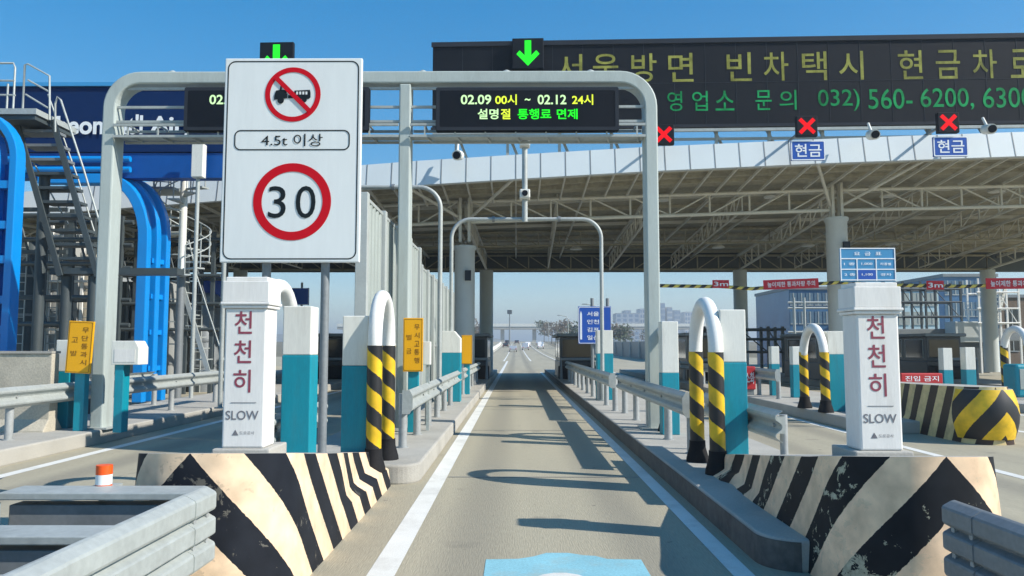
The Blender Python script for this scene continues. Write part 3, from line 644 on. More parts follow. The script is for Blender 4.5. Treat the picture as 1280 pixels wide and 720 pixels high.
# thin pipe arches
def pipe_arch(pxa, pxb, ytop, Y, label, r=.06, rc=.6):
    a, b = P(pxa, 300, Y), P(pxb, 300, Y); zt = P((pxa + pxb) / 2, ytop, Y).z; t = thing('pipe_arch', ((a.x + b.x) / 2, Y, .27), label, 'pipe arch', 'thin pipe arches across the lanes')
    pts = [(a.x, Y, .27), (a.x, Y, zt - rc)] + [(a.x + rc - rc * math.cos(R(q)), Y, zt - rc + rc * math.sin(R(q))) for q in range(10, 91, 10)] + [(b.x - rc + rc * math.sin(R(q)), Y, zt - rc + rc * math.cos(R(q))) for q in range(0, 91, 10)] + [(b.x, Y, .27)]
    m = MB(); m.tube(pts, r, 12); m.build('pipe', 'galv', t)
    for x in (a.x, b.x):
        m = MB(); m.lathe((x, Y, .27), [(.15, 0), (.15, .03)], 12); m.build('flange', 'galv', t)
    for x in (a.x + 1.3, b.x - 1.3):
        m = MB(); m.tube([(x - .04, Y, zt), (x + .04, Y, zt)], r + .03, 12); m.build('collar', 'galv_d', t)
    return t
pipe_arch(564.5, 751.5, 274, 23.4, 'thin pipe arch over the camera lane with camera mast on top')
pipe_arch(281, 550.5, 234, 20.5, 'thin pipe arch over the left lane behind the tall sign')
t = thing('camera_mast', (P(657, 274, 23.4).x, 23.3, P(657, 276, 23.4).z), 'grey mast with two camera heads standing on the pipe arch', 'camera mast')
x = P(656, 274, 23.4).x; z0 = P(656, 274, 23.4).z
m = MB(); m.tube([(x, 23.3, z0 - .1), (x, 23.3, P(656, 176, 23.3).z)], .09, 10); m.build('mast', 'galv', t)
for py in (178, 243):
    z = P(656, py, 23.2).z; m = MB(); m.span((x - .16, 23.0, z - .14), (x + .16, 23.45, z + .13)); h_ = m.build('camera_head', 'white', t, bevel=.03)
    m = MB(); m.lathe((0, 0, 0), [(.09, 0), (.09, .03)], 14); m.v = [(x + p[0], 22.995 - p[2], z + p[1]) for p in m.v]; m.build('lens', 'black', h_)

# ------------------------------------------------------------------ toll canopy
CF, CB, CM = 30.0, 52.0, 34.0
fas = [(-900, 330), (-400, 300), (-100, 281), (100, 264), (260, 252), (455, 236.5), (520, 231.5), (640, 224), (800, 214.5), (1040, 203.5), (1280, 195), (1600, 187), (2000, 183)]
fp = [(P(a_, b_, CF).x, P(a_, b_, CF).z) for a_, b_ in fas]
def zf(x):
    for (xa, za), (xb, zb) in zip(fp, fp[1:]):
        if x <= xb: return za + (zb - za) * (x - xa) / (xb - xa)
    return fp[-1][1]
zr = P(700, 338, CB).z
def zroof(x, y):
    s = (y - CF) / (CB - CF); return zf(x) * (1 - s) + (zr + 1.0) * s
t = thing('toll_canopy', (0, 40, 0), 'wide arched toll plaza canopy with white fascia and open trusses', 'toll canopy')
X0, X1 = -46.0, 40.0
xs = [X0 + (X1 - X0) * k / 86 for k in range(87)]
FH = 1.04
m = MB(); vs = [(x, CF + dy, zf(x) + dz) for x in xs for dy, dz in ((0, 0), (.20, FH), (.40, FH), (.25, 0))]
m.add(vs, [(i * 4 + k, i * 4 + (k + 1) % 4, (i + 1) * 4 + (k + 1) % 4, (i + 1) * 4 + k) for i in range(86) for k in range(4)] + [(3, 2, 1, 0), tuple(86 * 4 + k for k in range(4))]); 
for x in xs[::1]: m.bar((x, CF - .004, zf(x) + .01), (x, CF + .196, zf(x) + FH), .036, .016, 1)
m.build('fascia', ['fascia', 'galv_d'], t)
m = MB(); ysd = [CF + .25 + (CB - CF - .25) * k / 12 for k in range(13)]
vs = [(x, y, zroof(x, y) + .25) for y in ysd for x in xs]; n = len(xs)
m.add(vs, [(i * n + k, i * n + k + 1, (i + 1) * n + k + 1, (i + 1) * n + k) for i in range(12) for k in range(n - 1)])
vs = [(x, y, zroof(x, y) + .75) for y in ysd for x in xs]
m.add(vs, [(i * n + k, (i + 1) * n + k, (i + 1) * n + k + 1, i * n + k + 1) for i in range(12) for k in range(n - 1)]); m.build('roof_deck', 'deck', t)
for k, y in enumerate([30.6, 31.6, 32.6, 35.5, 37.5, 39.5, 41.5, 43.5, 45.5, 47.5, 49.5, 51.2]):
    m = MB()
    for i in range(0, 86, 2): m.bar((xs[i], y, zroof(xs[i], y) + .16), (xs[i + 2], y, zroof(xs[i + 2], y) + .16), .10, .16)
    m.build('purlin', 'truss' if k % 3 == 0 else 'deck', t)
for i in range(12, 86):
    m = MB(); m.bar((xs[i], CF + .3, zroof(xs[i], CF + .3) + .1), (xs[i], CM, zroof(xs[i], CM) - .05), .06, .12); m.build('eave_rafter', 'truss', t)
for i in range(1, 87, 3):
    m = MB(); m.bar((xs[i], CM, zroof(xs[i], CM) - .1), (xs[i], CB, zroof(xs[i], CB) - .1), .08, .14); m.build('rafter', 'truss', t)
def truss(name, pa, pb, ha, hb, n, mm, rc=.085, rw=.05, parent=None):
    """flat truss: bottom chord pa-pb, ha / hb high at its ends"""
    pa, pb = V(pa), V(pb); m = MB(); m.tube([pa, pb], rc, 8); ta, tb = pa + V((0, 0, ha)), pb + V((0, 0, hb)); m.tube([ta, tb], rc, 8)
    for k in range(n + 1):
        s = k / n; a_, b_ = pa.lerp(pb, s), ta.lerp(tb, s); m.tube([a_, b_], rw, 6)
        if k < n:
            s2 = (k + 1) / n; up = (k < n / 2)
            m.tube([a_, ta.lerp(tb, s2)] if not up else [b_, pa.lerp(pb, s2)], rw * .8, 6)
    return m.build(name, mm, parent)
colx = [P(581, 300, CM).x, P(1046, 300, CM).x]; pitch = colx[1] - colx[0]
cols = [colx[0] - 2 * pitch, colx[0] - pitch, colx[0], colx[1], colx[1] + pitch]
rcol = [x + (0.3 if x < 0 else .75) for x in cols]
def zt_(px_x):   # bottom chord of the front truss at x
    pts = [(P(-400, 330, CM).x, P(-400, 330, CM).z), (P(520, 281, CM).x, P(520, 281, CM).z), (P(700, 271, CM).x, P(700, 271, CM).z), (P(1040, 263, CM).x, P(1040, 263, CM).z), (P(1280, 257, CM).x, P(1280, 257, CM).z), (P(1900, 245, CM).x, P(1900, 245, CM).z)]
    for (xa, za), (xb, zb) in zip(pts, pts[1:]):
        if px_x <= xb: return za + (zb - za) * (px_x - xa) / (xb - xa)
    return pts[-1][1]
HT = .93
for a_, b_ in zip(cols, cols[1:]): truss('front_truss', (a_ + .3, CM, zt_(a_)), (b_ - .3, CM, zt_(b_)), HT, HT, 9, 'truss', parent=t)
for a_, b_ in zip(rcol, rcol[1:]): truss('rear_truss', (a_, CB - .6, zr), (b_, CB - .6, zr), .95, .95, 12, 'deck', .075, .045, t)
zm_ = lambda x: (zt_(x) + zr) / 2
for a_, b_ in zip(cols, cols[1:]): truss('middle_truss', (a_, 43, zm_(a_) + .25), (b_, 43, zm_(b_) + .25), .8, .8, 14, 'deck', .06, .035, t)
for k, (a_, b_) in enumerate(zip(cols, rcol)): truss('cross_truss', (a_, CM + .2, zt_(a_)), (b_, CB - .6, zr), HT, .95, 11, 'truss', .08, .045, t)
for a_, b_ in zip(cols, cols[1:]): x = (a_ + b_) / 2; truss('cross_truss', (x, CM + .1, zt_(x)), (x + .3, CB - .6, zr), HT, .95, 11, 'truss', .065, .04, t)
for a_, b_ in zip(cols, cols[1:]):
    for q in (.25, .75): x = a_ + (b_ - a_) * q; truss('cross_truss', (x, CM + .1, zt_(x) + .1), (x + .3, CB - .6, zr + .1), HT, .85, 13, 'truss', .05, .03, t)
for a_ in cols:
    for s in (-1, 1):
        m = MB(); m.tube([(a_ + s * .25, CM, zt_(a_) + .2), (a_ + s * 2.2, CF + .4, zf(a_ + s * 2.2) + .1)], .07, 8); m.build('bracing_strut', 'truss', t)
    for q in range(2):
        for s in (-1, 1):
            m = MB(); m.bar((a_ + s * .2, CM - .15 + .3 * q, zt_(a_) - .9), (a_ + s * .2, CM - .15 + .3 * q, zroof(a_, CM) + .2), .12); m.build('column_head', 'truss', t)
for i, x in enumerate(cols):
    ztop = zt_(x) - .35 if i == 3 else zt_(x) - 1.1
    m = MB(); m.lathe((x, CM, .25), [(.46, 0), (.46, ztop - .45), (.52, ztop - .4), (.52, ztop - .25)], 20); m.build('column', 'column', t)
    m = MB(); m.span((x + .05, CM - .62, ztop - 1.6), (x + .32, CM - .47, ztop - 1.15)); m.build('speaker_box', 'blackframe', t)
for x in rcol:
    m = MB(); m.lathe((x, CB - .6, .25), [(.46, 0), (.46, zr - .3)], 18); m.build('column', 'column', t)
m = MB(); m.span((X0, CB, zr - .12), (X1, CB + .12, zr + 1.6)); m.build('rear_beam', 'darkst', t)
light0 = None
for px, py, Y in ((828, 251, 35), (965, 247, 35), (898, 310, 45), (1010, 308, 45), (1110, 246, 35), (1246, 240, 35), (1115, 306, 45), (720, 312, 46)):
    p = P(px, py, Y); lab = {828: 'ceiling lamp just right of the gantry right post', 965: 'ceiling lamp left of the front concrete column', 898: 'deep ceiling lamp above the rear concrete column', 1010: 'deep ceiling lamp left of the blue fare table', 1110: 'ceiling lamp right of the front concrete column', 1246: 'ceiling lamp close to the right picture edge', 1115: 'deep ceiling lamp above the blue fare table corner', 720: 'deep ceiling lamp above the pipe arch'}[px]
    if light0 is None:
        light0 = thing('canopy_lamp', p, 'round ' + lab, 'ceiling lamp', 'lamps under the canopy')
        m = MB(); m.lathe(p, [(.36, 0), (.38, .05), (.2, .2), (.05, .25)], 14); m.build('shade', 'white', light0)
        m = MB(); m.tube([p + V((0, 0, .24)), (p.x, p.y, zroof(p.x, p.y) + .25)], .025, 6); m.build('rod', 'galv', light0)
    else: copy_tree(light0, p, 'round ' + lab)

# ------------------------------------------------------------------ big LED board over the canopy
BY = 31.6; BR = R(2.0)
BX, BU = V((math.cos(BR), -math.sin(BR), 0)), UA
Bo = P(541, 100, BY)
BN = BX.cross(BU)
def on_board(px, py, off=0.0):
    """point of the board plane seen at a photo pixel"""
    d = _f + _r * ((px - 640) / F_PX) + _u * ((360 - py) / F_PX); o = Bo + BN * off
    return CAM + d * ((o - CAM).dot(BN) / d.dot(BN))
tl, bl, tr = on_board(541, 53.5), on_board(541, 163), on_board(1480, 41)
bw = (tr - tl).dot(BX); bh = tl.z - bl.z; ctr = tl + BX * (bw / 2) - UA * (bh / 2)
t = thing('message_board', (ctr.x, ctr.y, bl.z), 'long black LED message board with dim green text above the canopy', 'message board')
rotB = Matrix((BX, -BN, UA)).transposed()
m = MB(); m.box(ctr - BN * .35, (bw, .7, bh), rotB); m.build('housing', 'black', t, bevel=.03)
m = MB(); m.box(ctr + UA * (bh / 2 - .10) + BN * .02, (bw + .1, .08, .2), rotB); m.box(ctr - UA * (bh / 2 - .06) + BN * .02, (bw + .1, .08, .12), rotB); m.build('trim', 'blackframe', t)
m = MB()
for k in range(1, int(bw / 1.28)): m.box(tl + BX * (k * 1.28) - UA * (bh / 2 + .02) + BN * .004, (.02, .01, bh - .36), rotB)
m.box(ctr + BN * .003, (bw - .1, .01, .02), rotB); m.build('module_grid', 'blackframe', t)
def bt(s, pa, pb, ya, yb, mm, bold=.012):
    A, B = on_board(pa, ya, .012), on_board(pb, yb, .012); q = MB(); q.text(s, (A + B) / 2, (B - A).dot(BX), A.z - B.z, BX, UA, bold); q.build('lettering', mm, t)
for s, xc in zip('서울방면빈차택시현금차로', (712, 757, 805, 851, 924, 970, 1018, 1064, 1138, 1185, 1231, 1278)):
    dy = (xc - 850) * -.0115; bt(s, xc - 16, xc + 16, 66.5 + dy, 102 + dy, 'led_o', .006)
for s, a_, b_ in (('영', 834, 853), ('업', 865, 885), ('소', 894, 918), ('문', 944, 965), ('의', 974, 996), ('032)', 1022, 1075), ('560-', 1085, 1141), ('6200,', 1150, 1218), ('6300', 1228, 1292)):
    dy = (a_ - 850) * -.0115; bt(s, a_, b_, 114 + dy, 138.5 + dy + (2 if ')' in s or ',' in s else 0), 'led_d', .004)
m = MB()
k = 0
while 1.0 + k * 2.2 < bw:
    p = tl + BX * (1.0 + k * 2.2) - UA * bh; m.bar(p - BN * .3, (p.x, p.y + .3, zroof(p.x, p.y) + .7), .12); m.bar(p - BN * .6, (p.x + .8, p.y + .9, zroof(p.x, p.y) + .7), .09); k += 1
a_ = bl - UA * .12; m.bar(a_ + BN * .0, a_ + BX * bw, .12, .12); m.bar(a_ - UA * .30 - BN * .3, a_ - UA * .30 - BN * .3 + BX * bw, .10, .10); m.build('support_frame', 'galv', t)

def signal(px, py, hw_px, kind, label, Y=None, size=None):
    s = hw_px / F_PX * (31.5 if kind == 'arrow' else 29.4)
    c = on_board(px, py, .12 if kind == 'arrow' else 2.1)
    t = thing('lane_signal', c - UA * s, label, 'lane signal', 'overhead lane signals')
    m = MB(); m.box(c - BN * (-.06), (2 * s, .22, 2 * s), rotB); m.build('housing', 'black', t, bevel=.03)
    m = MB(); fr = c + BN * .175
    if kind == 'arrow':
        k = s * .86; m.prism([(a_ * k, b_ * k) for a_, b_ in ((0, -.95), (.85, -.05), (.62, .22), (.24, -.16), (.24, .98), (-.24, .98), (-.24, -.16), (-.62, .22), (-.85, -.05))], fr, BX, UA, .004); m.build('green_arrow', 'led_g', t)
    else:
        k = s * .9; w_ = .30; m.prism([(a_ * k, b_ * k) for a_, b_ in ((0, w_), (.9 - w_, .9), (.9, .9 - w_), (w_, 0), (.9, -.9 + w_), (.9 - w_, -.9), (0, -w_), (-.9 + w_, -.9), (-.9, -.9 + w_), (-w_, 0), (-.9, .9 - w_), (-.9 + w_, .9))], fr, BX, UA, .004); m.build('red_cross', 'led_r', t)
    m = MB(); m.bar(c + BN * -.05, c - BN * (.16 if kind == 'arrow' else 2.05), .08); m.build('bracket', 'galv_d', t)
signal(660, 68.5, 20, 'arrow', 'green down arrow signal on the message board above the camera lane')
signal(347, 75, 22, 'arrow', 'green down arrow signal peeking over the speed limit sign')
signal(829, 169.5, 13, 'cross', 'red cross signal without a blue sign, beside the gantry post')
signal(1007, 159, 13, 'cross', 'red cross signal above the left blue cash sign')
signal(1183, 154.5, 13, 'cross', 'red cross signal above the right blue cash sign')
def cash(px, py, label):
    c = on_board(px, py, 2.1); W = 42 / F_PX * 29.2; Hh = 25 / F_PX * 29.2
    t = thing('cash_sign', c - UA * Hh / 2, label, 'lane sign', 'blue cash lane signs')
    m = MB(); m.box(c, (W, .12, Hh), rotB); m.build('panel', 'signblue', t, bevel=.02)
    m = MB(); m.ring(rrect(W, Hh, .05), rrect(W - .08, Hh - .08, .04), c + BN * .064, BX, UA, .002); m.text('현금', c + BN * .068, W * .78, Hh * .66, BX, UA, .012); m.build('white_lettering', 'signwhitel', t)
    m = MB(); m.bar(c + UA * Hh * .3 - BN * .06, c + UA * Hh * .3 - BN * .75, .06); m.build('bracket', 'galv', t)
cash(1009.5, 188.5, 'blue cash sign under the middle red cross, above the front column')
cash(1187.5, 183.5, 'blue cash sign under the rightmost red cross')
def cctv(p, label):
    t = thing('security_camera', p, label, 'camera', 'security cameras on the canopy edge')
    m = MB(); m.tube([p + V((0, .0, 0)), p + V((.06, .5, .12))], .2, 14); h_ = m.build('camera_body', 'white', t)
    m = MB(); m.tube([p + V((-.012, -.06, -.012)), p + V((.004, 0, 0))], .15, 14); m.build('lens', 'black', h_)
    m = MB(); m.tube([p + V((0, .25, .1)), p + V((0, .55, .6))], .05, 8); m.build('arm', 'white', t)
cctv(P(571, 194, 29.2), 'white camera on the fascia left of the camera mast')
cctv(P(1094, 168, 29.0), 'white camera below the message board between two cash signs')
cctv(P(1240, 161, 29.0), 'small white camera right of the right cash sign')

# ------------------------------------------------------------------ sound barrier on the left island
def barrier(y0, y1, zt, label, n, xb=-2.62):
    t = thing('panel_fence', (xb, (y0 + y1) / 2, .27), label, 'panel fence', 'tall metal panel fences')
    st = (y1 - y0) / n
    for k in range(n + 1):
        y = y0 + st * k; m = MB(); m.span((xb - .09, y - .09, .27), (xb + .11, y + .09, zt + .08)); m.build('post', 'panel_p', t, bevel=.01)
    for k in range(n):
        ya, yb = y0 + st * k + .095, y0 + st * (k + 1) - .095; m = MB(); q = ya; i = 0
        pts = []
        while q < yb - .01:
            pts += [(q, .03 if i % 2 else -.03), (min(q + .12, yb), .03 if i % 2 else -.03)]; q += .16; i += 1
        vs = [(xb + dx + o, y, z) for o in (-.012, .012) for y, dx in pts for z in (.35, zt)]; N = len(pts)
        m.add(vs, [(2 * j, 2 * j + 2, 2 * j + 3, 2 * j + 1) for j in range(N - 1)] + [(2 * N + 2 * j, 2 * N + 2 * j + 1, 2 * N + 2 * j + 3, 2 * N + 2 * j + 2) for j in range(N - 1)])
        p = m.build('corrugated_panel', 'panel', t)
        for z in (zt + .02, 1.95):
            q = MB(); q.span((xb - .05, ya, z - .03), (xb + .05, yb, z + .03)); q.build('rail', 'galv', p)
barrier(12.8, 20.0, 4.45, 'pale corrugated panel fence behind the speed limit sign', 4)
barrier(20.9, 31.5, 4.1, 'lower corrugated panel fence continuing toward the canopy column', 7, -2.68)

# ------------------------------------------------------------------ yellow signs, cabinet, blue direction sign
def yellow_sign(px0, px1, py0, py1, Y, label, s1, s2, post=True, tilt=0):
    a, b = P(px0, py0, Y), P(px1, py1, Y); cx, cz, W, Hh = (a.x + b.x) / 2, (a.z + b.z) / 2, b.x - a.x, a.z - b.z
    t = thing('yellow_sign', (cx, Y, .27), label, 'sign', 'upright yellow notice signs')
    U = V((math.sin(R(tilt)), 0, math.cos(R(tilt)))); X = V((math.cos(R(tilt)), 0, -math.sin(R(tilt)))); Rt = Matrix((X, V((0, 1, 0)), U)).transposed(); c = V((cx, Y, cz))
    m = MB(); m.box(c, (W, .05, Hh), Rt); m.build('panel', 'yellow', t, bevel=.008)
    m = MB(); m.ring(rrect(W * .92, Hh * .96, .02), rrect(W * .88, Hh * .945, .02), c + V((0, -.028, 0)), X, U, .002)
    for k, ch in enumerate(s1): m.text(ch, c + X * W * .2 + U * Hh * (.33 - .155 * k) + V((0, -.03, 0)), W * .26, Hh * .105, X, U, .006)
    for k, ch in enumerate(s2): m.text(ch, c - X * W * .2 + U * Hh * (.14 - .26 * k) + V((0, -.03, 0)), W * .26, Hh * .10, X, U, .0)
    m.build('lettering', 'brown_letter', t)
    if post: m = MB(); m.span((cx - .10, Y + .03, .27), (cx + .1, Y + .2, cz)); m.build('post', 'teal', t, bevel=.01)
yellow_sign(504.5, 528.5, 397.5, 464.5, 14.7, 'bright yellow upright sign beside the near left striped hoop', '무시고통행', '벌금')
yellow_sign(577, 590, 419, 455, 26.5, 'small plain yellow sign near the left canopy column', '', '')
yellow_sign(86, 114.5, 401.5, 466.5, 14.9, 'leaning yellow upright sign on the outer left island', '무단통과시', '고발', tilt=2.5)
a, b = P(529, 427, 14.9), P(538, 456, 14.9); t = thing('white_box', (a.x, 14.9, b.z), 'small white box right of the bright yellow upright sign', 'box')
m = MB(); m.span((a.x, 14.85, b.z), (b.x, 15.05, a.z)); m.build('casing', 'white', t, bevel=.01)
m = MB(); m.span((a.x + .05, 15.05, .27), (a.x + .11, 15.11, a.z - .05)); m.build('stand', 'galv', t)
a, b = P(140, 426, 14.6), P(172.5, 456, 14.6); t = thing('control_cabinet', ((a.x + b.x) / 2, 14.6, .27), 'white control cabinet on a teal stand beneath the gantry left post', 'cabinet')
m = MB(); m.prism([(0, 0), (b.x - a.x, 0), (b.x - a.x, (a.z - b.z) * .72), (b.x - a.x - .07, a.z - b.z), (0, a.z - b.z)], (a.x, 14.6, b.z), XA, UA, .4); m.build('casing', 'white', t, bevel=.01)
m = MB(); m.span((a.x + .05, 14.65, .27), (a.x + .22, 14.9, b.z)); m.build('stand', 'teal', t, bevel=.01)
m = MB(); m.span((a.x + .06, 14.592, b.z + .05), (b.x - .06, 14.598, a.z - .16)); m.build('door', 'stone', t)
def blue_sign(px0, px1, py0, py1, Y, label, lines, yaw=0):
    a, b = P(px0, py0, Y), P(px1, py1, Y); cx, cz, W, Hh = (a.x + b.x) / 2, (a.z + b.z) / 2, b.x - a.x, a.z - b.z
    t = thing('direction_sign', (cx, Y, .27), label, 'direction sign', 'blue direction signs')
    m = MB(); m.span((a.x, Y, b.z), (b.x, Y + .06, a.z)); m.build('panel', 'signblue', t, bevel=.01)
    m = MB(); m.ring(rrect(W * .97, Hh * .97, .06), rrect(W * .92, Hh * .94, .05), (cx, Y - .006, cz), XA, UA, .003)
    for k, s in enumerate(lines): m.text(s, (cx + W * .12, Y - .008, cz + Hh * (.30 - .21 * k)), W * .5, Hh * .12)
    if lines: m.prism([(-.42 * W, -.38 * Hh), (-.34 * W, -.38 * Hh), (-.34 * W, .3 * Hh), (-.38 * W, .38 * Hh), (-.42 * W, .3 * Hh)], (cx, Y - .008, cz), XA, UA, .002)
    m.build('white_lettering', 'signwhitel', t)
    m = MB(); m.tube([(cx + W * .1, Y + .12, .27), (cx + W * .1, Y + .12, a.z + .3)], .06, 8); m.build('pole', 'galv_d', t)
blue_sign(722.5, 753, 383, 430, 27, 'blue direction sign standing before the right dark booth', ('서울', '인천', '김포', '일산'))
blue_sign(754, 764, 383, 415, 27.4, 'narrow blue sign strip right of the arch leg', ())
blue_sign(362, 386, 360, 381, 40, 'blank blue sign behind the left slow pillar', ())
blue_sign(248, 280, 342, 372, 33, 'blue sign panel behind the spiral stair on left', ())

# ------------------------------------------------------------------ toll booths
def booth(x, y, label):
    t = thing('toll_booth', (x, y, .27), label, 'toll booth', 'toll booths under the canopy')
    w_, d_ = 1.86, 5.0
    m = MB(); m.span((x - w_ / 2, y, .27), (x + w_ / 2, y + d_, 1.15)); m.build('base', 'booth', t, bevel=.03)
    m = MB(); m.span((x - w_ / 2 + .03, y + .03, 1.152), (x + w_ / 2 - .03, y + d_ - .03, 2.45)); m.build('cabin', 'booth', t, bevel=.03)
    m = MB(); m.span((x - w_ / 2 - .15, y - .2, 2.452), (x + w_ / 2 + .15, y + d_ + .2, 2.62)); m.build('roof', 'galv_d', t, bevel=.04)
    m = MB(); m.span((x - w_ / 2 + .15, y + .018, 1.35), (x + w_ / 2 - .15, y + .028, 2.3)); m.build('window', 'glass', t)
    for s in (-1, 1):
        for k in range(2):
            m = MB(); xx = x + s * (w_ / 2 - .022); m.span((xx - .006, y + .4 + k * 2.2, 1.35), (xx + .006, y + 2.2 + k * 2.2, 2.3)); f_ = m.build('window', 'glass', t)
            m = MB()
            for yy in (y + .38 + k * 2.2, y + 2.22 + k * 2.2): m.span((xx - .012, yy - .03, 1.32), (xx + .012, yy + .03, 2.33))
            m.span((xx - .012, y + .411 + k * 2.2, 2.302), (xx + .012, y + 2.189 + k * 2.2, 2.33)); m.build('frame', 'galv', f_)
    m = MB(); m.tube([(x - w_ / 2, y - 1.2, .27), (x - w_ / 2, y - 1.2, 1.3), (x + w_ / 2, y - 1.2, 1.3), (x + w_ / 2, y - 1.2, .27)], .09, 10); m.build('bumper_bar', 'galv_d', t)
    m = MB(); m.span((x - w_ / 2 - .1, y - 1.0, .27), (x + w_ / 2 + .1, y - .25, .95)); m.build('black_bumper', 'rubber', t, bevel=.06)
    return t
b0 = booth(-2.42, 40, 'dark toll booth at the end of the left island guardrail')
for x, y, s in ((3.22, 40, 'dark toll booth behind the blue direction sign'), (9.45, 38, 'dark toll booth on the second right island by the rear column'), (16, 38, 'dark toll booth behind the right slow pillar'), (22.4, 40, 'dark toll booth at the right edge above the teal post pair'), (-9.5, 40, 'dark toll booth behind the speed limit sign pole'), (-15.7, 38, 'dark toll booth behind the spiral stair foot'), (-22.1, 36, 'dark toll booth behind the outer left yellow sign')):
    copy_tree(b0, (x, y, .27), s)

# ------------------------------------------------------------------ height bar with red banners
YB = 33.0
def hb(px): return P(px, {822: 357}.get(px, 357), YB)
t = thing('height_bar', (P(1050, 357, YB).x, YB, P(1050, 357, YB).z), 'yellow and black striped rope strung across the cash lanes', 'height bar')
pp = [(816, 357), (880, 358), (900, 358), (940, 361), (985, 357), (1050, 353), (1100, 356), (1150, 357), (1210, 358), (1250, 356), (1330, 355), (1450, 356)]
m = MB(); m.tube([P(a_, b_, YB) for a_, b_ in pp], .075, 8); m.build('striped_rope', 'bar_s', t)
def banner(px0, px1, py0, py1, s, label, sk=0):
    a, b = P(px0, py0, YB - .12), P(px1, py1, YB - .12); W, Hh = b.x - a.x, a.z - b.z; n = 10
    t = thing('red_banner', ((a.x + b.x) / 2, YB - .12, b.z), label, 'banner', 'red height limit banners')
    X = V((b.x - a.x, 0, sk)).normalized(); U = V((-X.z, 0, X.x)); c = V(((a.x + b.x) / 2, YB - .12, (a.z + b.z) / 2))
    m = MB(); vs = []
    for i in range(n + 1):
        for z in (-.5, .5):
            p = c + X * (W * (i / n - .5)) + U * Hh * z + V((0, .025 * math.sin(i * 1.9), 0)); vs += [p, p + V((0, .012, 0))]
    m.add(vs, [(i * 4, i * 4 + 4, i * 4 + 6, i * 4 + 2) for i in range(n)] + [(i * 4 + 1, i * 4 + 3, i * 4 + 7, i * 4 + 5) for i in range(n)] + [(i * 4 + 2, i * 4 + 6, i * 4 + 7, i * 4 + 3) for i in range(n)]); m.build('cloth', 'red', t)
    m = MB(); m.text(s, c + V((0, -.032, 0)), W * .86, Hh * .55, X, U, .012); m.build('white_lettering', 'signwhitel', t)
banner(890.5, 911.5, 350, 360, '3m', 'short red tag on the striped rope left of rear column')
banner(954, 1023.5, 349, 361, '높이제한 통과차량 주의', 'long slanted red banner left of the front column', .09)
banner(1158, 1180, 351, 362, '3m', 'short red tag on the striped rope right of fare table')
banner(1232, 1310, 347.5, 361, '높이제한 통과차량 주의', 'long red banner cut by the right picture edge', .02)
def redthing(px0, px1, py0, py1, Y, s, label, nm, cat):
    a, b = P(px0, py0, Y), P(px1, py1, Y); t = thing(nm, ((a.x + b.x) / 2, Y, b.z), label, cat)
    m = MB(); m.span((a.x, Y, b.z), (b.x, Y + .25, a.z)); m.build('body', 'redbox', t, bevel=.03)
    m = MB(); m.text(s, ((a.x + b.x) / 2, Y - .004, (a.z + b.z) / 2), (b.x - a.x) * .8, (a.z - b.z) * .5, bold=.01); m.build('white_lettering', 'signwhitel', t)
    m = MB(); m.span((a.x + .05, Y + .05, .27), (b.x - .05, Y + .2, b.z)); m.build('stand', 'galv_d', t)
redthing(930, 945, 458, 487, 26, '소화', 'small red equipment box on second right island', 'fire_cabinet', 'cabinet')
redthing(1126, 1179, 466.5, 480, 24, '진입 금지', 'low red sign with white lettering behind the yellow nose block', 'entry_sign', 'sign')

# ------------------------------------------------------------------ left: airport sign structure, blue column, stairs
AY = 25.0
t = thing('airport_sign', (P(140, 200, AY).x, AY, 0), 'navy airport name sign on bright blue curved steel frame', 'airport sign')
a, b = P(-260, 109, AY), P(330, 200, AY)
zbot = P(0, 190, AY).z
m = MB(); m.span((a.x, AY, zbot), (b.x, AY + .6, a.z)); m.build('navy_panel', 'navy', t)
m = MB(); m.span((a.x - .1, AY - .08, a.z + .002), (b.x + .1, AY + .7, a.z + .13)); m.build('top_trim', 'bluetrim', t)
q0, q1 = P(0, 191, AY).z, P(0, 222, AY).z
m = MB(); m.span((a.x, AY + .05, q1), (b.x - 1.0, AY + .55, q0)); m.build('lower_band', 'midblue', t)
for py in (200, 213):
    m = MB(); z = P(0, py, AY).z; m.tube([(a.x, AY - .1, z), (P(165, py, AY).x, AY - .1, z)], .10, 10); m.build('pipe', 'blue', t)
def ax(s, pa, pb, y0, y1):
    A, B = P(pa, y0, AY - .06), P(pb, y1, AY - .06); q = MB(); q.text(s, ((A.x + B.x) / 2, AY - .06, (A.z + B.z) / 2), B.x - A.x, A.z - B.z, bold=.03)
    n0 = len(q.v); q.v += [(x, AY - .005, z) for x, y, z in q.v]; q.build('lettering', 'signwhitel', t)
ax('Incheon', 36, 129, 145, 168); ax("Int'l", 142, 178, 143, 168); ax('Airport', 188, 288, 145, 172)
for k, (pxv, dy) in enumerate(((179, 0), (193, .5), (205, 1.0))):
    xv = P(pxv, 350, AY + dy).x; zt = P(150, 224 + 1.5 * k, AY + dy).z; rr = 1.35
    pts = [(xv - 3.6, AY + dy, zt)] + [(xv - rr + rr * math.sin(R(q)), AY + dy, zt - rr * 1.5 + rr * 1.5 * math.cos(R(q))) for q in range(0, 91, 9)] + [(xv, AY + dy, .1)]
    m = MB(); sweep_rect(m, pts, .34 if k == 0 else .26, .3); m.build('curved_rib', 'blue', t, bevel=.03)
for z in (1.2, 2.4, 3.6, 4.8):
    m = MB(); m.bar((P(179, 350, AY).x, AY, z), (P(205, 350, AY + 1).x, AY + 1, z), .16); m.build('rib_tie', 'blue', t)
xq = P(255, 190, AY).x; m = MB(); m.span((xq - .16, AY - .6, P(255, 226, AY).z), (xq + .22, AY - .3, P(255, 185, AY).z)); m.build('white_box', 'white', t, bevel=.02)
m = MB(); m.tube([(xq, AY - .4, P(255, 226, AY).z), (xq, AY - .4, .1)], .07, 8); m.build('box_pole', 'galv', t)
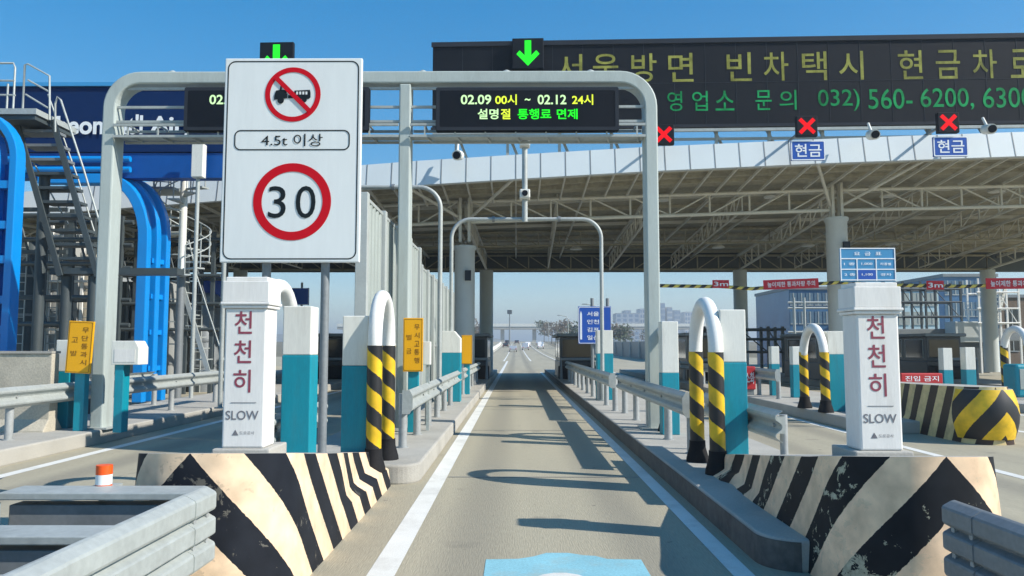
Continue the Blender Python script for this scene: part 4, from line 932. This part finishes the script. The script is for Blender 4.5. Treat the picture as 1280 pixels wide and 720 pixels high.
# nearer blue lattice column
CY = 17.5
t = thing('blue_column', (P(8, 300, CY).x, CY, 0), 'bright blue boxed steel column curving away at its top, far left', 'steel column')
xr, xl = P(17, 300, CY).x, P(-6, 300, CY).x; zt = P(10, 168, CY).z
for x, nm in ((xr, 'column_leg'), (xl, 'column_leg')):
    rr = 1.1; pts = [(x - rr - 1.2, CY, zt + .5)] + [(x - rr + rr * math.sin(R(q)), CY, zt - rr + .5 + rr * math.cos(R(q)) - (0)) for q in range(0, 91, 10)] + [(x, CY, .1)]
    m = MB(); sweep_rect(m, pts, .18, .34); m.build(nm, 'blue', t, bevel=.02)
for py in (232, 282, 325, 375, 412):
    z = P(0, py, CY).z; m = MB(); m.span((xl + .09, CY - .15, z - .09), (xr - .09, CY + .15, z + .09)); m.build('tie_plate', 'blue', t)
m = MB(); m.span((xl + .09, CY + .09, .2), (xr - .09, CY + .12, zt - .7)); m.build('back_plate', 'midblue', t)
m = MB(); m.span((xl - .3, CY - .4, .0), (xr + .4, CY + .4, .1)); m.build('base_plate', 'blue', t)
# steep maintenance stair
SY = 18.5
t = thing('maintenance_stair', (P(90, 440, SY).x, SY, 0), 'dark steep steel maintenance stair with silver handrails and platform', 'stair')
def S(px, py, dy=0.0): return P(px, py, SY + dy)
a = S(-40, 142); b = S(68, 156)
m = MB(); m.span((a.x, SY - .5, b.z + .12), (b.x - .15, SY + 1.2, b.z + .26)); m.build('platform', 'galv', t)
m = MB(); m.span((a.x, SY - .45, b.z), (b.x - .2, SY + 1.15, b.z + .1)); m.build('platform_beam', 'darkst', t)
hr = MB()
def rail_loop(mb, pts, r=.025): mb.tube(pts, r, 6)
z0, z1 = b.z + .26, S(0, 80).z
rail_loop(hr, [S(-40, 79), S(17, 79), (S(19, 85).x, SY, z1 - .1), (S(19, 85).x, SY, z0)])
rail_loop(hr, [S(-40, 118), S(19, 119)]); rail_loop(hr, [S(-40, 100), S(19, 101)]); rail_loop(hr, [(S(10, 105).x, SY, S(10, 105).z), (S(10, 105).x, SY, z0)])
rail_loop(hr, [(S(31, 85).x, SY, z0), S(31, 81), S(35, 80), S(62, 95), S(62, 150)]); rail_loop(hr, [S(32, 118), S(60, 135)]); rail_loop(hr, [S(35, 100), S(62, 115)])
rail_loop(hr, [S(69, 165), S(69, 130), S(72, 121), S(76, 125), S(104, 210), S(125, 280)]); rail_loop(hr, [S(60, 118, .8), S(98, 225, .8), S(118, 290, .8)], .02)
rail_loop(hr, [S(40, 200, .8), S(60, 235, .8), S(85, 280, .8)], .02)
hr.build('handrail', 'galv', t)
nT = 11
for k in range(nT):
    s = k / (nT - 1); x0 = 22 + 55 * s; y = 162 + 178 * s; c = S(x0 + 21, y)
    wd = S(x0 + 44, y).x - S(x0, y).x
    m = MB(); m.box((c.x, SY + .35, c.z), (wd, .5, .07)); m.build('tread', 'galv_d' if k < 3 else 'darkst', t)
for px0, px1 in ((20, 75), (66, 122)):
    for dy in (.08, .62):
        m = MB(); m.bar(S(px0, 150, dy), S(px1, 345, dy), .05, .14); m.build('stringer', 'darkst', t)
m = MB(); m.bar(S(68, 340, .35), S(226, 340, .35), .4, .16); m.build('walkway_beam', 'darkst', t)
for px in (50, 84, 118):
    m = MB(); c = S(px, 345, .35); m.tube([(c.x, c.y, 0), (c.x, c.y, c.z + (2.6 if px == 50 else 0))], .13, 8); m.build('support_leg', 'darkst', t)
for py in (262, 315, 372):
    m = MB(); m.bar(S(24, py, 1.0), S(84, py, 1.0), .1, .1); m.build('tie_beam', 'darkst', t)
# spiral stair
QY = 27.0
t = thing('spiral_stair', (P(228, 450, QY).x, QY, 0), 'silver spiral stair around a tall pole left of the speed limit sign', 'stair')
def Q(px, py, dy=0.0): return P(px, py, QY + dy)
pc = Q(228, 300); m = MB(); m.tube([(pc.x, QY, Q(228, 345).z), (pc.x, QY, Q(228, 92).z)], .13, 12); m.build('centre_pole', 'white', t)
m = MB(); m.tube([(pc.x, QY, .05), (pc.x, QY, Q(228, 345).z)], .14, 12); m.build('lower_pole', 'galv_d', t)
zs0, zs1 = Q(228, 345).z, Q(228, 236).z; nS = 13; rO = .95
hpts = []
for k in range(nS):
    s = k / (nS - 1); a_ = R(-60 + 400 * s); z = zs0 + (zs1 - zs0) * s; d_ = V((math.cos(a_), math.sin(a_), 0)); e_ = V((-d_.y, d_.x, 0))
    m = MB(); c = V((pc.x, QY, z)); m.add([c + d_ * .12 - e_ * .05, c + d_ * rO - e_ * .2, c + d_ * rO + e_ * .2, c + d_ * .12 + e_ * .05] + [c + d_ * .12 - e_ * .05 - V((0, 0, .05)), c + d_ * rO - e_ * .2 - V((0, 0, .05)), c + d_ * rO + e_ * .2 - V((0, 0, .05)), c + d_ * .12 + e_ * .05 - V((0, 0, .05))], [(0, 1, 2, 3), (7, 6, 5, 4), (0, 4, 5, 1), (1, 5, 6, 2), (2, 6, 7, 3)]); m.build('tread', 'galv', t)
    m = MB(); m.tube([c + d_ * rO, c + d_ * rO + V((0, 0, 1.0))], .022, 6); m.build('baluster', 'galv', t); hpts.append(c + d_ * rO)
sm = []
for k in range(49):
    s = k / 48; a_ = R(-60 + 400 * s); sm.append(V((pc.x + rO * math.cos(a_), QY + rO * math.sin(a_), zs0 + (zs1 - zs0) * s)))
for dz in (1.0, .55):
    m = MB(); m.tube([p + V((0, 0, dz)) for p in sm], .024, 6); m.build('handrail', 'galv', t)
pa, pb = Q(160, 236), Q(226, 240); m = MB(); m.span((pa.x, QY - .6, pb.z - .02), (pb.x, QY + .6, pb.z + .07)); m.build('platform', 'galv', t)
for dy in (-.58, .58):
    m = MB()
    for dz in (1.05, .7, .35): m.tube([(pa.x + .05, QY + dy, pb.z + dz), (pb.x - .1, QY + dy, pb.z + dz - .12)], .02, 6)
    for k in range(4): x = pa.x + .05 + (pb.x - .15 - pa.x) * k / 3; m.tube([(x, QY + dy, pb.z), (x, QY + dy, pb.z + 1.05)], .02, 6)
    m.build('platform_rail', 'galv', t)
for k in range(2):      # lower straight flight
    m = MB(); m.bar(Q(224, 345, .1 + k * .8), Q(262, 470, .1 + k * .8), .06, .16); m.build('stringer', 'galv', t)
    m = MB(); m.tube([Q(236, 300, .1 + k * .8), Q(246, 345, .1 + k * .8), Q(280, 450, .1 + k * .8)], .024, 6); m.build('flight_handrail', 'galv', t)
for k in range(9):
    s = (k + .5) / 9; p = Q(224 + 38 * s, 345 + 125 * s, .5); m = MB(); m.box(p, (.3, .8, .04)); m.build('tread', 'galv', t)
m = MB(); c = Q(191, 345, -1); m.tube([(c.x, c.y, .05), (c.x, c.y, c.z)], .22, 12); m.build('support_column', 'galv_d', t)
for k in range(7):
    p = Q(216, 262 + 28 * k, .5); m = MB(); m.box(p, (.75, .06, .045)); m.build('ladder_rung', 'galv', t)
# concrete wall at the far left
WY = 15.0
t = thing('concrete_wall', (-16, WY, 0), 'stained beige concrete barrier wall behind the outer left guardrail', 'wall')
a = P(0, 442, WY); m = MB(); m.prism([(-.35, 0), (.35, 0), (.3, .3), (.14, .5), (.12, a.z), (-.12, a.z), (-.14, .5), (-.3, .3)], (-30, WY, 0), (0, -1, 0), (0, 0, 1), P(69, 470, WY).x + 30); m.build('wall_body', 'concrete_d', t, bevel=.02)
m = MB(); m.span((-30, WY - .15, a.z + .002), (P(69, 470, WY).x, WY + .15, a.z + .05)); m.build('coping', 'concrete', t)

# ------------------------------------------------------------------ buildings
def building(name, x0, x1, y0, y1, zt, mm, label, cols_, rows, cat='building', win='glass', wfrac=.6):
    t = thing(name, ((x0 + x1) / 2, (y0 + y1) / 2, prof(y0)), label, cat)
    zb = prof(y0) - .5
    m = MB(); m.span((x0, y0, zb), (x1, y1, zt)); m.build('wall', mm, t)
    m = MB(); m.span((x0 - .1, y0 - .15, zt + .002), (x1 + .1, y1 + .1, zt + .25 + (x1 - x0) * .01)); m.build('roof', 'galv_d', t)
    cw, rh = (x1 - x0) / cols_, (zt - .3) / rows
    for i in range(cols_):
        for j in range(rows):
            cx, cz = x0 + cw * (i + .5), .3 + rh * (j + .5); m = MB(); m.span((cx - cw * wfrac / 2, y0 - .05, cz - rh * .32), (cx + cw * wfrac / 2, y0 + .02, cz + rh * .32)); f_ = m.build('window', win, t)
            if y0 < 120:
                m = MB(); m.span((cx - .04, y0 - .08, cz - rh * .32), (cx + .04, y0 - .053, cz + rh * .32)); m.span((cx - cw * wfrac / 2, y0 - .08, cz - rh * .32 - .08), (cx + cw * wfrac / 2, y0 - .053, cz - rh * .32)); m.build('frame', 'galv', f_)
    return t
a, b = P(20, 346, 62), P(150, 440, 62); building('office_building', a.x, b.x, 62, 74, a.z, 'office', 'grey toll office with dark windows behind the steep stair', 5, 2)
a, b = P(195, 360, 66), P(283, 440, 66); building('office_building', a.x, b.x, 66, 76, a.z, 'concrete_d', 'lower beige office behind the spiral stair foot', 3, 2)
a, b = P(986, 362, 72), P(1050, 440, 72); building('site_building', a.x, b.x, 72, 82, a.z, 'glassblue', 'blue grey glazed building behind the second island hoop', 6, 4, win='glassb2', wfrac=.86)
a, b = P(1120, 362, 68), P(1176, 440, 68); building('site_building', a.x, b.x, 68, 78, a.z, 'paleblue', 'pale blue clad building right of the fare table', 3, 4, win='panel', wfrac=.8)
a, b = P(1179, 346, 76), P(1250, 440, 76); building('site_building', a.x, b.x, 76, 90, a.z, 'glassblue', 'tall dark blue glass building behind the right red tag', 7, 4, win='glassb2', wfrac=.88)
a, b = P(1251, 372, 80), P(1330, 440, 80); building('site_building', a.x, b.x, 80, 92, a.z, 'boothbase', 'brown low building at the right edge under the long banner', 3, 1)
t = thing('covered_walkway', (P(1180, 420, 58).x, 58, 0), 'long grey covered walkway roof in front of the blue buildings', 'walkway')
a, b = P(1085, 411, 58), P(1330, 426, 58); m = MB(); m.span((a.x, 58, b.z), (b.x, 60.5, a.z)); m.build('roof', 'galv_d', t, bevel=.03)
for k in range(7):
    x = a.x + .4 + (b.x - a.x - .8) * k / 6; m = MB(); m.span((x - .1, 58.3, 0), (x + .1, 58.5, b.z)); m.build('post', 'galv', t)
a, b = P(1188, 402, 57), P(1236, 428, 57); t = thing('equipment_box', ((a.x + b.x) / 2, 57, a.z), 'grey equipment box in front of the walkway by the teal posts', 'equipment box')
m = MB(); m.span((a.x, 56.4, b.z), (b.x, 57.8, a.z)); m.build('casing', 'column', t, bevel=.04); m = MB(); m.span((a.x + .3, 56.6, 0), (b.x - .3, 57.6, b.z)); m.build('legs_frame', 'darkst', t)
t = thing('pipe_scaffold', (P(1010, 400, 66).x, 66, 0), 'pale pipe scaffold in front of the blue grey building', 'scaffold')
for px in (992, 1005, 1046):
    m = MB(); c = P(px, 372, 66); m.tube([(c.x, 66, 0), (c.x, 66, c.z)], .12, 8); m.build('upright', 'galv', t)
for py in (378, 385, 415):
    m = MB(); m.tube([P(985, py, 66), P(1048, py, 66)], .09, 8); m.build('crossbar', 'galv', t)
sk = [(770, 800, 392, 900, 'bldg_a'), (800, 812, 386, 950, 'bldg_b'), (826, 832, 379, 900, 'bldg_a'), (834, 841, 384, 900, 'bldg_b'), (843, 851, 388, 940, 'bldg_a'), (781, 789, 388, 980, 'bldg_b'), (856, 870, 390, 960, 'bldg_b'), (925, 936, 393, 900, 'bldg_a')]
nm = ['broad low tower block', 'pale tower block left of the gantry post', 'slim dark tower block, tallest of the far skyline', 'pale slim tower block beside the tallest one', 'squat grey tower block at the skyline middle', 'pale tower rising behind the broad low block', 'pale wide tower block behind the near right hoop', 'grey tower block seen beside the rear column']
for (x0, x1, yt, Y, mm), l in zip(sk, nm):
    a, b = P(x0, yt, Y), P(x1, 430, Y); building('tower_block', a.x, b.x, Y, Y + 30, a.z, mm, l + ' far beyond the toll plaza', 4, 8, win='glassblue')
# pipe racks, tanks and ladders: the service clutter on both sides
def pipe_rack(pxs, ytop, ybars, Y, label, mm='galv_d', rr=.09, diag=True):
    a, b = P(min(pxs), ytop, Y), P(max(pxs), 440, Y); t = thing('pipe_rack', ((a.x + b.x) / 2, Y, 0), label, 'pipe rack', 'pipe racks beside the lanes')
    for px in pxs:
        c = P(px, ytop, Y)
        for dy in (0, 1.4): m = MB(); m.bar((c.x, Y + dy, 0), (c.x, Y + dy, c.z), rr * 2); m.build('upright', mm, t)
    for py in ybars:
        z = P(0, py, Y).z
        for dy in (-.12, 1.5): m = MB(); m.tube([(a.x - .2, Y + dy, z), (b.x + .2, Y + dy, z)], rr, 8); m.build('pipe', mm, t)
    if diag:
        for p0_, p1_ in zip(pxs, pxs[1:]):
            m = MB(); m.tube([P(p0_, ybars[0], Y), P(p1_, ybars[-1], Y)], rr * .5, 6); m.build('brace', mm, t)
def tank(px0, px1, ytop, Y, mm, label):
    a, b = P(px0, ytop, Y), P(px1, 440, Y); rad = (b.x - a.x) / 2; t = thing('storage_tank', (a.x + rad, Y, 0), label, 'tank', 'tanks behind the stairs')
    m = MB(); m.lathe((a.x + rad, Y, 0), [(rad, 0), (rad, a.z - rad * .35), (rad * .8, a.z - rad * .12), (.1, a.z)], 24); m.build('shell', mm, t)
    for q in (.25, .5, .75): m = MB(); m.lathe((a.x + rad, Y, a.z * q), [(rad + .03, 0), (rad + .03, .1)], 24); m.build('hoop_band', 'galv_d', t)
    m = MB()
    for s in (-.2, .2): m.tube([(a.x + rad + s, Y - rad - .15, 0), (a.x + rad + s, Y - rad - .15, a.z)], .03, 6)
    for k in range(int(a.z / .35)): m.tube([(a.x + rad - .2, Y - rad - .15, .3 + k * .35), (a.x + rad + .2, Y - rad - .15, .3 + k * .35)], .02, 5)
    m.build('ladder', 'galv', t)
pipe_rack((24, 58, 92, 128), 262, (270, 300, 330, 372, 405), 28.0, 'dark pipe rack behind the steep stair', 'darkst')
pipe_rack((66, 82, 106), 282, (296, 352, 412), 29.8, 'pale pipe rack just behind the dark one on left', 'whitepipe', .05, False)
pipe_rack((150, 172, 208, 236, 268), 290, (300, 345, 380, 412), 31.0, 'dark pipe rack between curved blue ribs and the tall sign', 'darkst', .07)
tank(64, 100, 288, 30.5, 'office', 'grey tank with ladder behind the steep stair treads')
tank(104, 132, 318, 31.0, 'concrete_d', 'smaller beige tank left of the gantry left post')
tank(26, 52, 300, 31.0, 'darkst', 'dark tank beside the bright blue boxed column')
tank(196, 232, 350, 32.0, 'office', 'low grey tank behind the spiral stair')
tank(238, 274, 366, 33.0, 'galv_d', 'dull metal tank nearest the left slow pillar')
t = thing('plant_housing', (P(80, 400, 36).x, 36, 0), 'long dark machine housing under the left end of the canopy', 'machine housing')
a, b = P(18, 352, 36), P(284, 440, 36); m = MB(); m.span((a.x, 36.0, .27), (b.x, 39, a.z)); m.build('wall', 'darkst', t)
for k in range(14):
    x = a.x + .4 + (b.x - a.x - .8) * k / 13; m = MB(); m.span((x - .06, 35.9, .27), (x + .06, 35.995, a.z)); m.build('rib', 'galv_d', t)
for k in (1, 4, 7, 10): x = a.x + .4 + (b.x - a.x - .8) * (k + .5) / 13; m = MB(); m.span((x - .28, 35.93, 1.2), (x + .28, 35.99, 2.3)); m.build('louvre', 'office', t)
pipe_rack((880, 905, 925, 960, 978), 408, (412, 424, 440), 48.0, 'dark frame behind the tall teal post on right', 'darkst', .08)
pipe_rack((1128, 1150, 1168, 1200), 352, (362, 378, 396), 60.0, 'thin dark frame before the pale blue building', 'darkst', .07)
pipe_rack((1222, 1248, 1272), 348, (366, 386, 404), 56.0, 'pale frame before the tall blue glass building', 'whitepipe', .06)
t = thing('stair_gangway', (P(1228, 400, 58).x, 57, 0), 'white slanted gangway stair climbing the blue glass building', 'gangway')
for dx in (0, 1.1):
    a, b = P(1226, 408, 57), P(1240, 352, 57); m = MB(); m.bar(a + V((dx, 0, 0)), b + V((dx, 0, 0)), .12, .2); m.build('stringer', 'white', t)
for k in range(10):
    p = a.lerp(b, (k + .5) / 10); m = MB(); m.box(p + V((.55, 0, 0)), (1.0, .5, .08)); m.build('tread', 'galv', t)
# overpass far along the road
t = thing('overpass', (0, 480, prof(480)), 'pale concrete overpass crossing the road far beyond the canopy', 'overpass')
a, b = P(540, 404.5, 480), P(780, 411.5, 480); m = MB(); m.span((a.x - 60, 480, b.z), (b.x + 60, 490, b.z + 1.6)); m.build('deck', 'concrete', t)
m = MB(); m.span((a.x - 60, 479.6, b.z + 1.7), (b.x + 60, 479.8, a.z)); m.build('parapet', 'white', t)
for px in (545, 628, 668, 715, 760):
    c = P(px, 420, 483); m = MB(); m.span((c.x - 1.2, 483, prof(480) - 1), (c.x + 1.2, 487, b.z)); m.build('pier', 'concrete', t)
t = thing('light_mast', (P(637, 430, 300).x, 300, prof(300)), 'tall thin lighting mast far down the road', 'light mast')
c = P(637, 390, 300); m = MB(); m.tube([(c.x, 300, prof(300)), (c.x, 300, c.z)], .3, 8, radii=[.35, .18]); m.build('pole', 'galv_d', t)
m = MB(); m.box((c.x, 300, c.z), (1.9, 1.2, 1.6)); m.build('lamp_head', 'darkst', t, bevel=.2)
# median barrier
t = thing('median_barrier', (-9, 170, 0), 'low pale concrete median barrier along the left of the far road', 'barrier')
m = MB(); yy = [62, 80, 100, 130, 160, 200, 240, 280, 320]; 
vs = [(-6.3 + dx, y, prof(y) + z) for y in yy for dx, z in ((-.3, 0), (.3, 0), (.1, .9), (-.1, .9))]
m.add(vs, [(i * 4 + k, i * 4 + (k + 1) % 4, (i + 1) * 4 + (k + 1) % 4, (i + 1) * 4 + k) for i in range(len(yy) - 1) for k in range(4)] + [(0, 1, 2, 3)]); m.build('barrier_body', 'white', t)

# ------------------------------------------------------------------ cars, far trees, hills
def car(x, y, body, label, flip=False, tall=0.0):
    z = prof(y); t = thing('car', (x, y, z), label, 'car', 'cars far down the road'); s = -1 if flip else 1
    pr = [(-2.2, .35), (-2.25, .8), (-1.9, .95), (-1.45, 1.42 + tall), (.5, 1.46 + tall), (1.15, 1.0), (2.1, .85), (2.2, .4)]
    m = MB(); m.prism([(a_ * s, b_) for a_, b_ in pr], (x + .88, y, z), (0, 1, 0), (0, 0, 1), 1.76); m.build('body', body, t, bevel=.08)
    m = MB(); yy = y - 1.69 * s; m.add([(x - .7, yy - .05 * s, z + .98), (x + .7, yy - .05 * s, z + .98), (x + .62, yy + .24 * s, z + 1.36), (x - .62, yy + .24 * s, z + 1.36)], [(0, 1, 2, 3)]); m.build('rear_window', 'glass', t)
    for sx in (-1, 1):
        m = MB(); m.prism([(-1.5, .98), (-1.3, 1.34), (.42, 1.36), (.85, 1.0)], (x + sx * .89, y, z), (0, s, 0), (0, 0, 1), .01 * sx); m.build('side_window', 'glass', t)
        m = MB(); m.box((x + sx * .68, y - 2.25 * s, z + .75), (.3, .06, .16)); m.build('tail_lamp', 'redbox', t)
        for sy in (-1.35, 1.35):
            m = MB(); m.tube([(x + sx * .72, y + sy, z + .33), (x + sx * .92, y + sy, z + .33)], .33, 14); w_ = m.build('wheel', 'rubber', t)
            m = MB(); m.tube([(x + sx * .9, y + sy, z + .33), (x + sx * .93, y + sy, z + .33)], .2, 10); m.build('rim', 'galv', w_)
car(-.7, 185, 'carsilver', 'silver car nearest on the far road'); car(4.0, 260, 'carwhite', 'white car ahead on the far road', tall=.25); car(-3.4, 250, 'cardark', 'black car left of the silver one on the far road')
car(.3, 320, 'cardark', 'dark car close to the road crest'); car(-8.6, 240, 'carwhite', 'white car behind the median barrier'); car(8.5, 290, 'carsilver', 'silver car far right on the road', tall=.2)
car(-3.6, 310, 'cardark', 'dark boxy car left of the road centre near the crest', tall=.2); car(2.6, 210, 'carsilver', 'silver tall car in the right lane of the far road', tall=.5); car(-10.5, 150, 'cardark', 'dark car beyond the median on the left carriageway'); car(-12, 200, 'carsilver', 'silver car beyond the median on the left carriageway', tall=.3); car(7.4, 230, 'carwhite', 'white van like car on the far right lane', tall=.6)
def lamp_post(x, y, label):
    z = prof(y); t = thing('street_lamp', (x, y, z), label, 'street lamp', 'street lamps along the far road'); s = -1 if x > 0 else 1
    m = MB(); m.tube([(x, y, z), (x, y, z + 8), (x + s * .4, y, z + 8.7), (x + s * 2.0, y, z + 9)], .09, 8); m.build('pole', 'galv', t)
    m = MB(); m.box((x + s * 2.3, y, z + 9.0), (.8, .3, .14)); m.build('lamp_head', 'galv_d', t)
lamp_post(14, 130, 'grey street lamp right of the road before the trees'); lamp_post(13, 190, 'grey street lamp right of the road, second away'); lamp_post(-11.5, 160, 'grey street lamp left of the road beyond the columns'); lamp_post(12, 280, 'grey street lamp right of the road, most distant')
t = thing('noise_wall', (18, 180, 0), 'low grey noise wall along the right side of the far road', 'noise wall')
m = MB(); yy = [95, 130, 160, 200, 240, 280, 320]
m.add([(x_, y, prof(y) + z) for y in yy for x_, z in ((19, 0), (18.8, 2.6), (19.2, 2.6), (19.4, 0))], [(i * 4 + k, i * 4 + k + 1, i * 4 + k + 5, i * 4 + k + 4) for i in range(6) for k in range(3)] + [(0, 1, 2, 3)]); m.build('wall_panels', 'galv_d', t)
for k in range(24):
    y = 97 + k * 9.4; m = MB(); m.span((18.6, y - .15, prof(y)), (18.85, y + .15, prof(y) + 2.8)); m.build('post', 'galv', t)
def tree(x, y, h, r, mm, label, n=420):
    z = prof(y) - .1; t = thing('tree', (x, y, z), label, 'tree', 'trees along the far road')
    m = MB(); m.tube([(x, y, z), (x + .1, y, z + h * .5), (x, y, z + h * .85)], .2, 6, radii=[.22, .14, .04])
    for k in range(7):
        a_ = k * 2.4; q = V((x, y, z + h * (.3 + .07 * k))); m.tube([q, q + V((math.cos(a_) * r * .7, math.sin(a_) * r * .7, h * .22))], .05, 4, radii=[.08, .02])
    m.build('trunk', 'bark', t)
    m = MB(); cl = [V((x + rnd.gauss(0, r * .38), y + rnd.gauss(0, r * .38), z + h * rnd.uniform(.38, .95))) for _ in range(14)]
    for k in range(n):
        c = rnd.choice(cl) + V((rnd.gauss(0, r * .22), rnd.gauss(0, r * .22), rnd.gauss(0, h * .06))); s = rnd.uniform(.18, .42) * (r / 3)
        u_ = V((rnd.gauss(0, 1), rnd.gauss(0, 1), rnd.gauss(0, 1))).normalized(); v_ = u_.orthogonal().normalized()
        m.add([c + u_ * s, c + v_ * s * .6, c - u_ * s, c - v_ * s * .6], [(0, 1, 2, 3)])
    m.build('crown', mm, t)
tl_ = ['left of the overpass mast', 'left verge nearest the median', 'left verge middle distance', 'left verge far end', 'right verge nearest the dark booth', 'right verge second in the row', 'right verge third in the row', 'right verge at the overpass', 'right behind the direction sign', 'far right verge before the skyline', 'right of the direction sign', 'behind the arch leg', 'left of the near right hoop', 'behind the gantry right post']
spots = [(-16, 240, 9, 4), (-13, 200, 6, 3), (-19, 290, 9, 4.5), (-17, 350, 10, 5), (17, 230, 8, 4), (17, 270, 9, 4.5), (15, 320, 9, 4.5), (14, 380, 10, 5), (24, 250, 9, 4.5), (32, 260, 8, 4), (30, 220, 7, 4), (38, 270, 8, 4), (46, 250, 7.5, 4), (52, 290, 8, 4.5)]
for k, ((x, y, h, r), l) in enumerate(zip(spots, tl_)): tree(x, y, h, r, 'leaf' if k % 3 == 1 else 'twig', ('dark evergreen tree, ' if k % 3 == 1 else 'bare brown winter tree, ') + l)
hl = MB()
def ridge(y, x0, x1, h, seed):
    rr = random.Random(seed); n = 60; ph = [rr.uniform(0, 6.28) for _ in range(4)]; vs = []
    for i in range(n + 1):
        x = x0 + (x1 - x0) * i / n; s = math.sin(math.pi * i / n) ** .6
        hh = h * s * (.55 + .2 * math.sin(i * .22 + ph[0]) + .15 * math.sin(i * .5 + ph[1]) + .07 * math.sin(i * 1.3 + ph[2]))
        vs += [(x, y - hh * 2.5, 0), (x, y, hh + 3), (x, y + hh * 2.5, 0)]
    hl.add(vs, [(i * 3 + k, (i + 1) * 3 + k, (i + 1) * 3 + k + 1, i * 3 + k + 1) for i in range(n) for k in range(2)], 0, None, True)
ridge(1900, -1500, 300, 48, 3); ridge(2300, 100, 2600, 52, 5); ridge(2200, -3200, -900, 60, 8)
hl.build('hills', 'ground', kind='structure')

# ------------------------------------------------------------------ haze
hm = bpy.data.materials.new('pale_haze'); hm.use_nodes = True; hn = hm.node_tree.nodes; hn.remove(hn['Principled BSDF'])
pv = hn.new('ShaderNodeVolumePrincipled'); pv.inputs['Color'].default_value = (.80, .88, .95, 1); pv.inputs['Density'].default_value = .0008; pv.inputs['Anisotropy'].default_value = .2
hm.node_tree.links.new(pv.outputs[0], hn['Material Output'].inputs['Volume']); M_['haze'] = hm
m = MB(); m.span((-5100, -60, -1.1), (5100, 8100, 82)); m.build('haze', 'haze', kind='stuff')
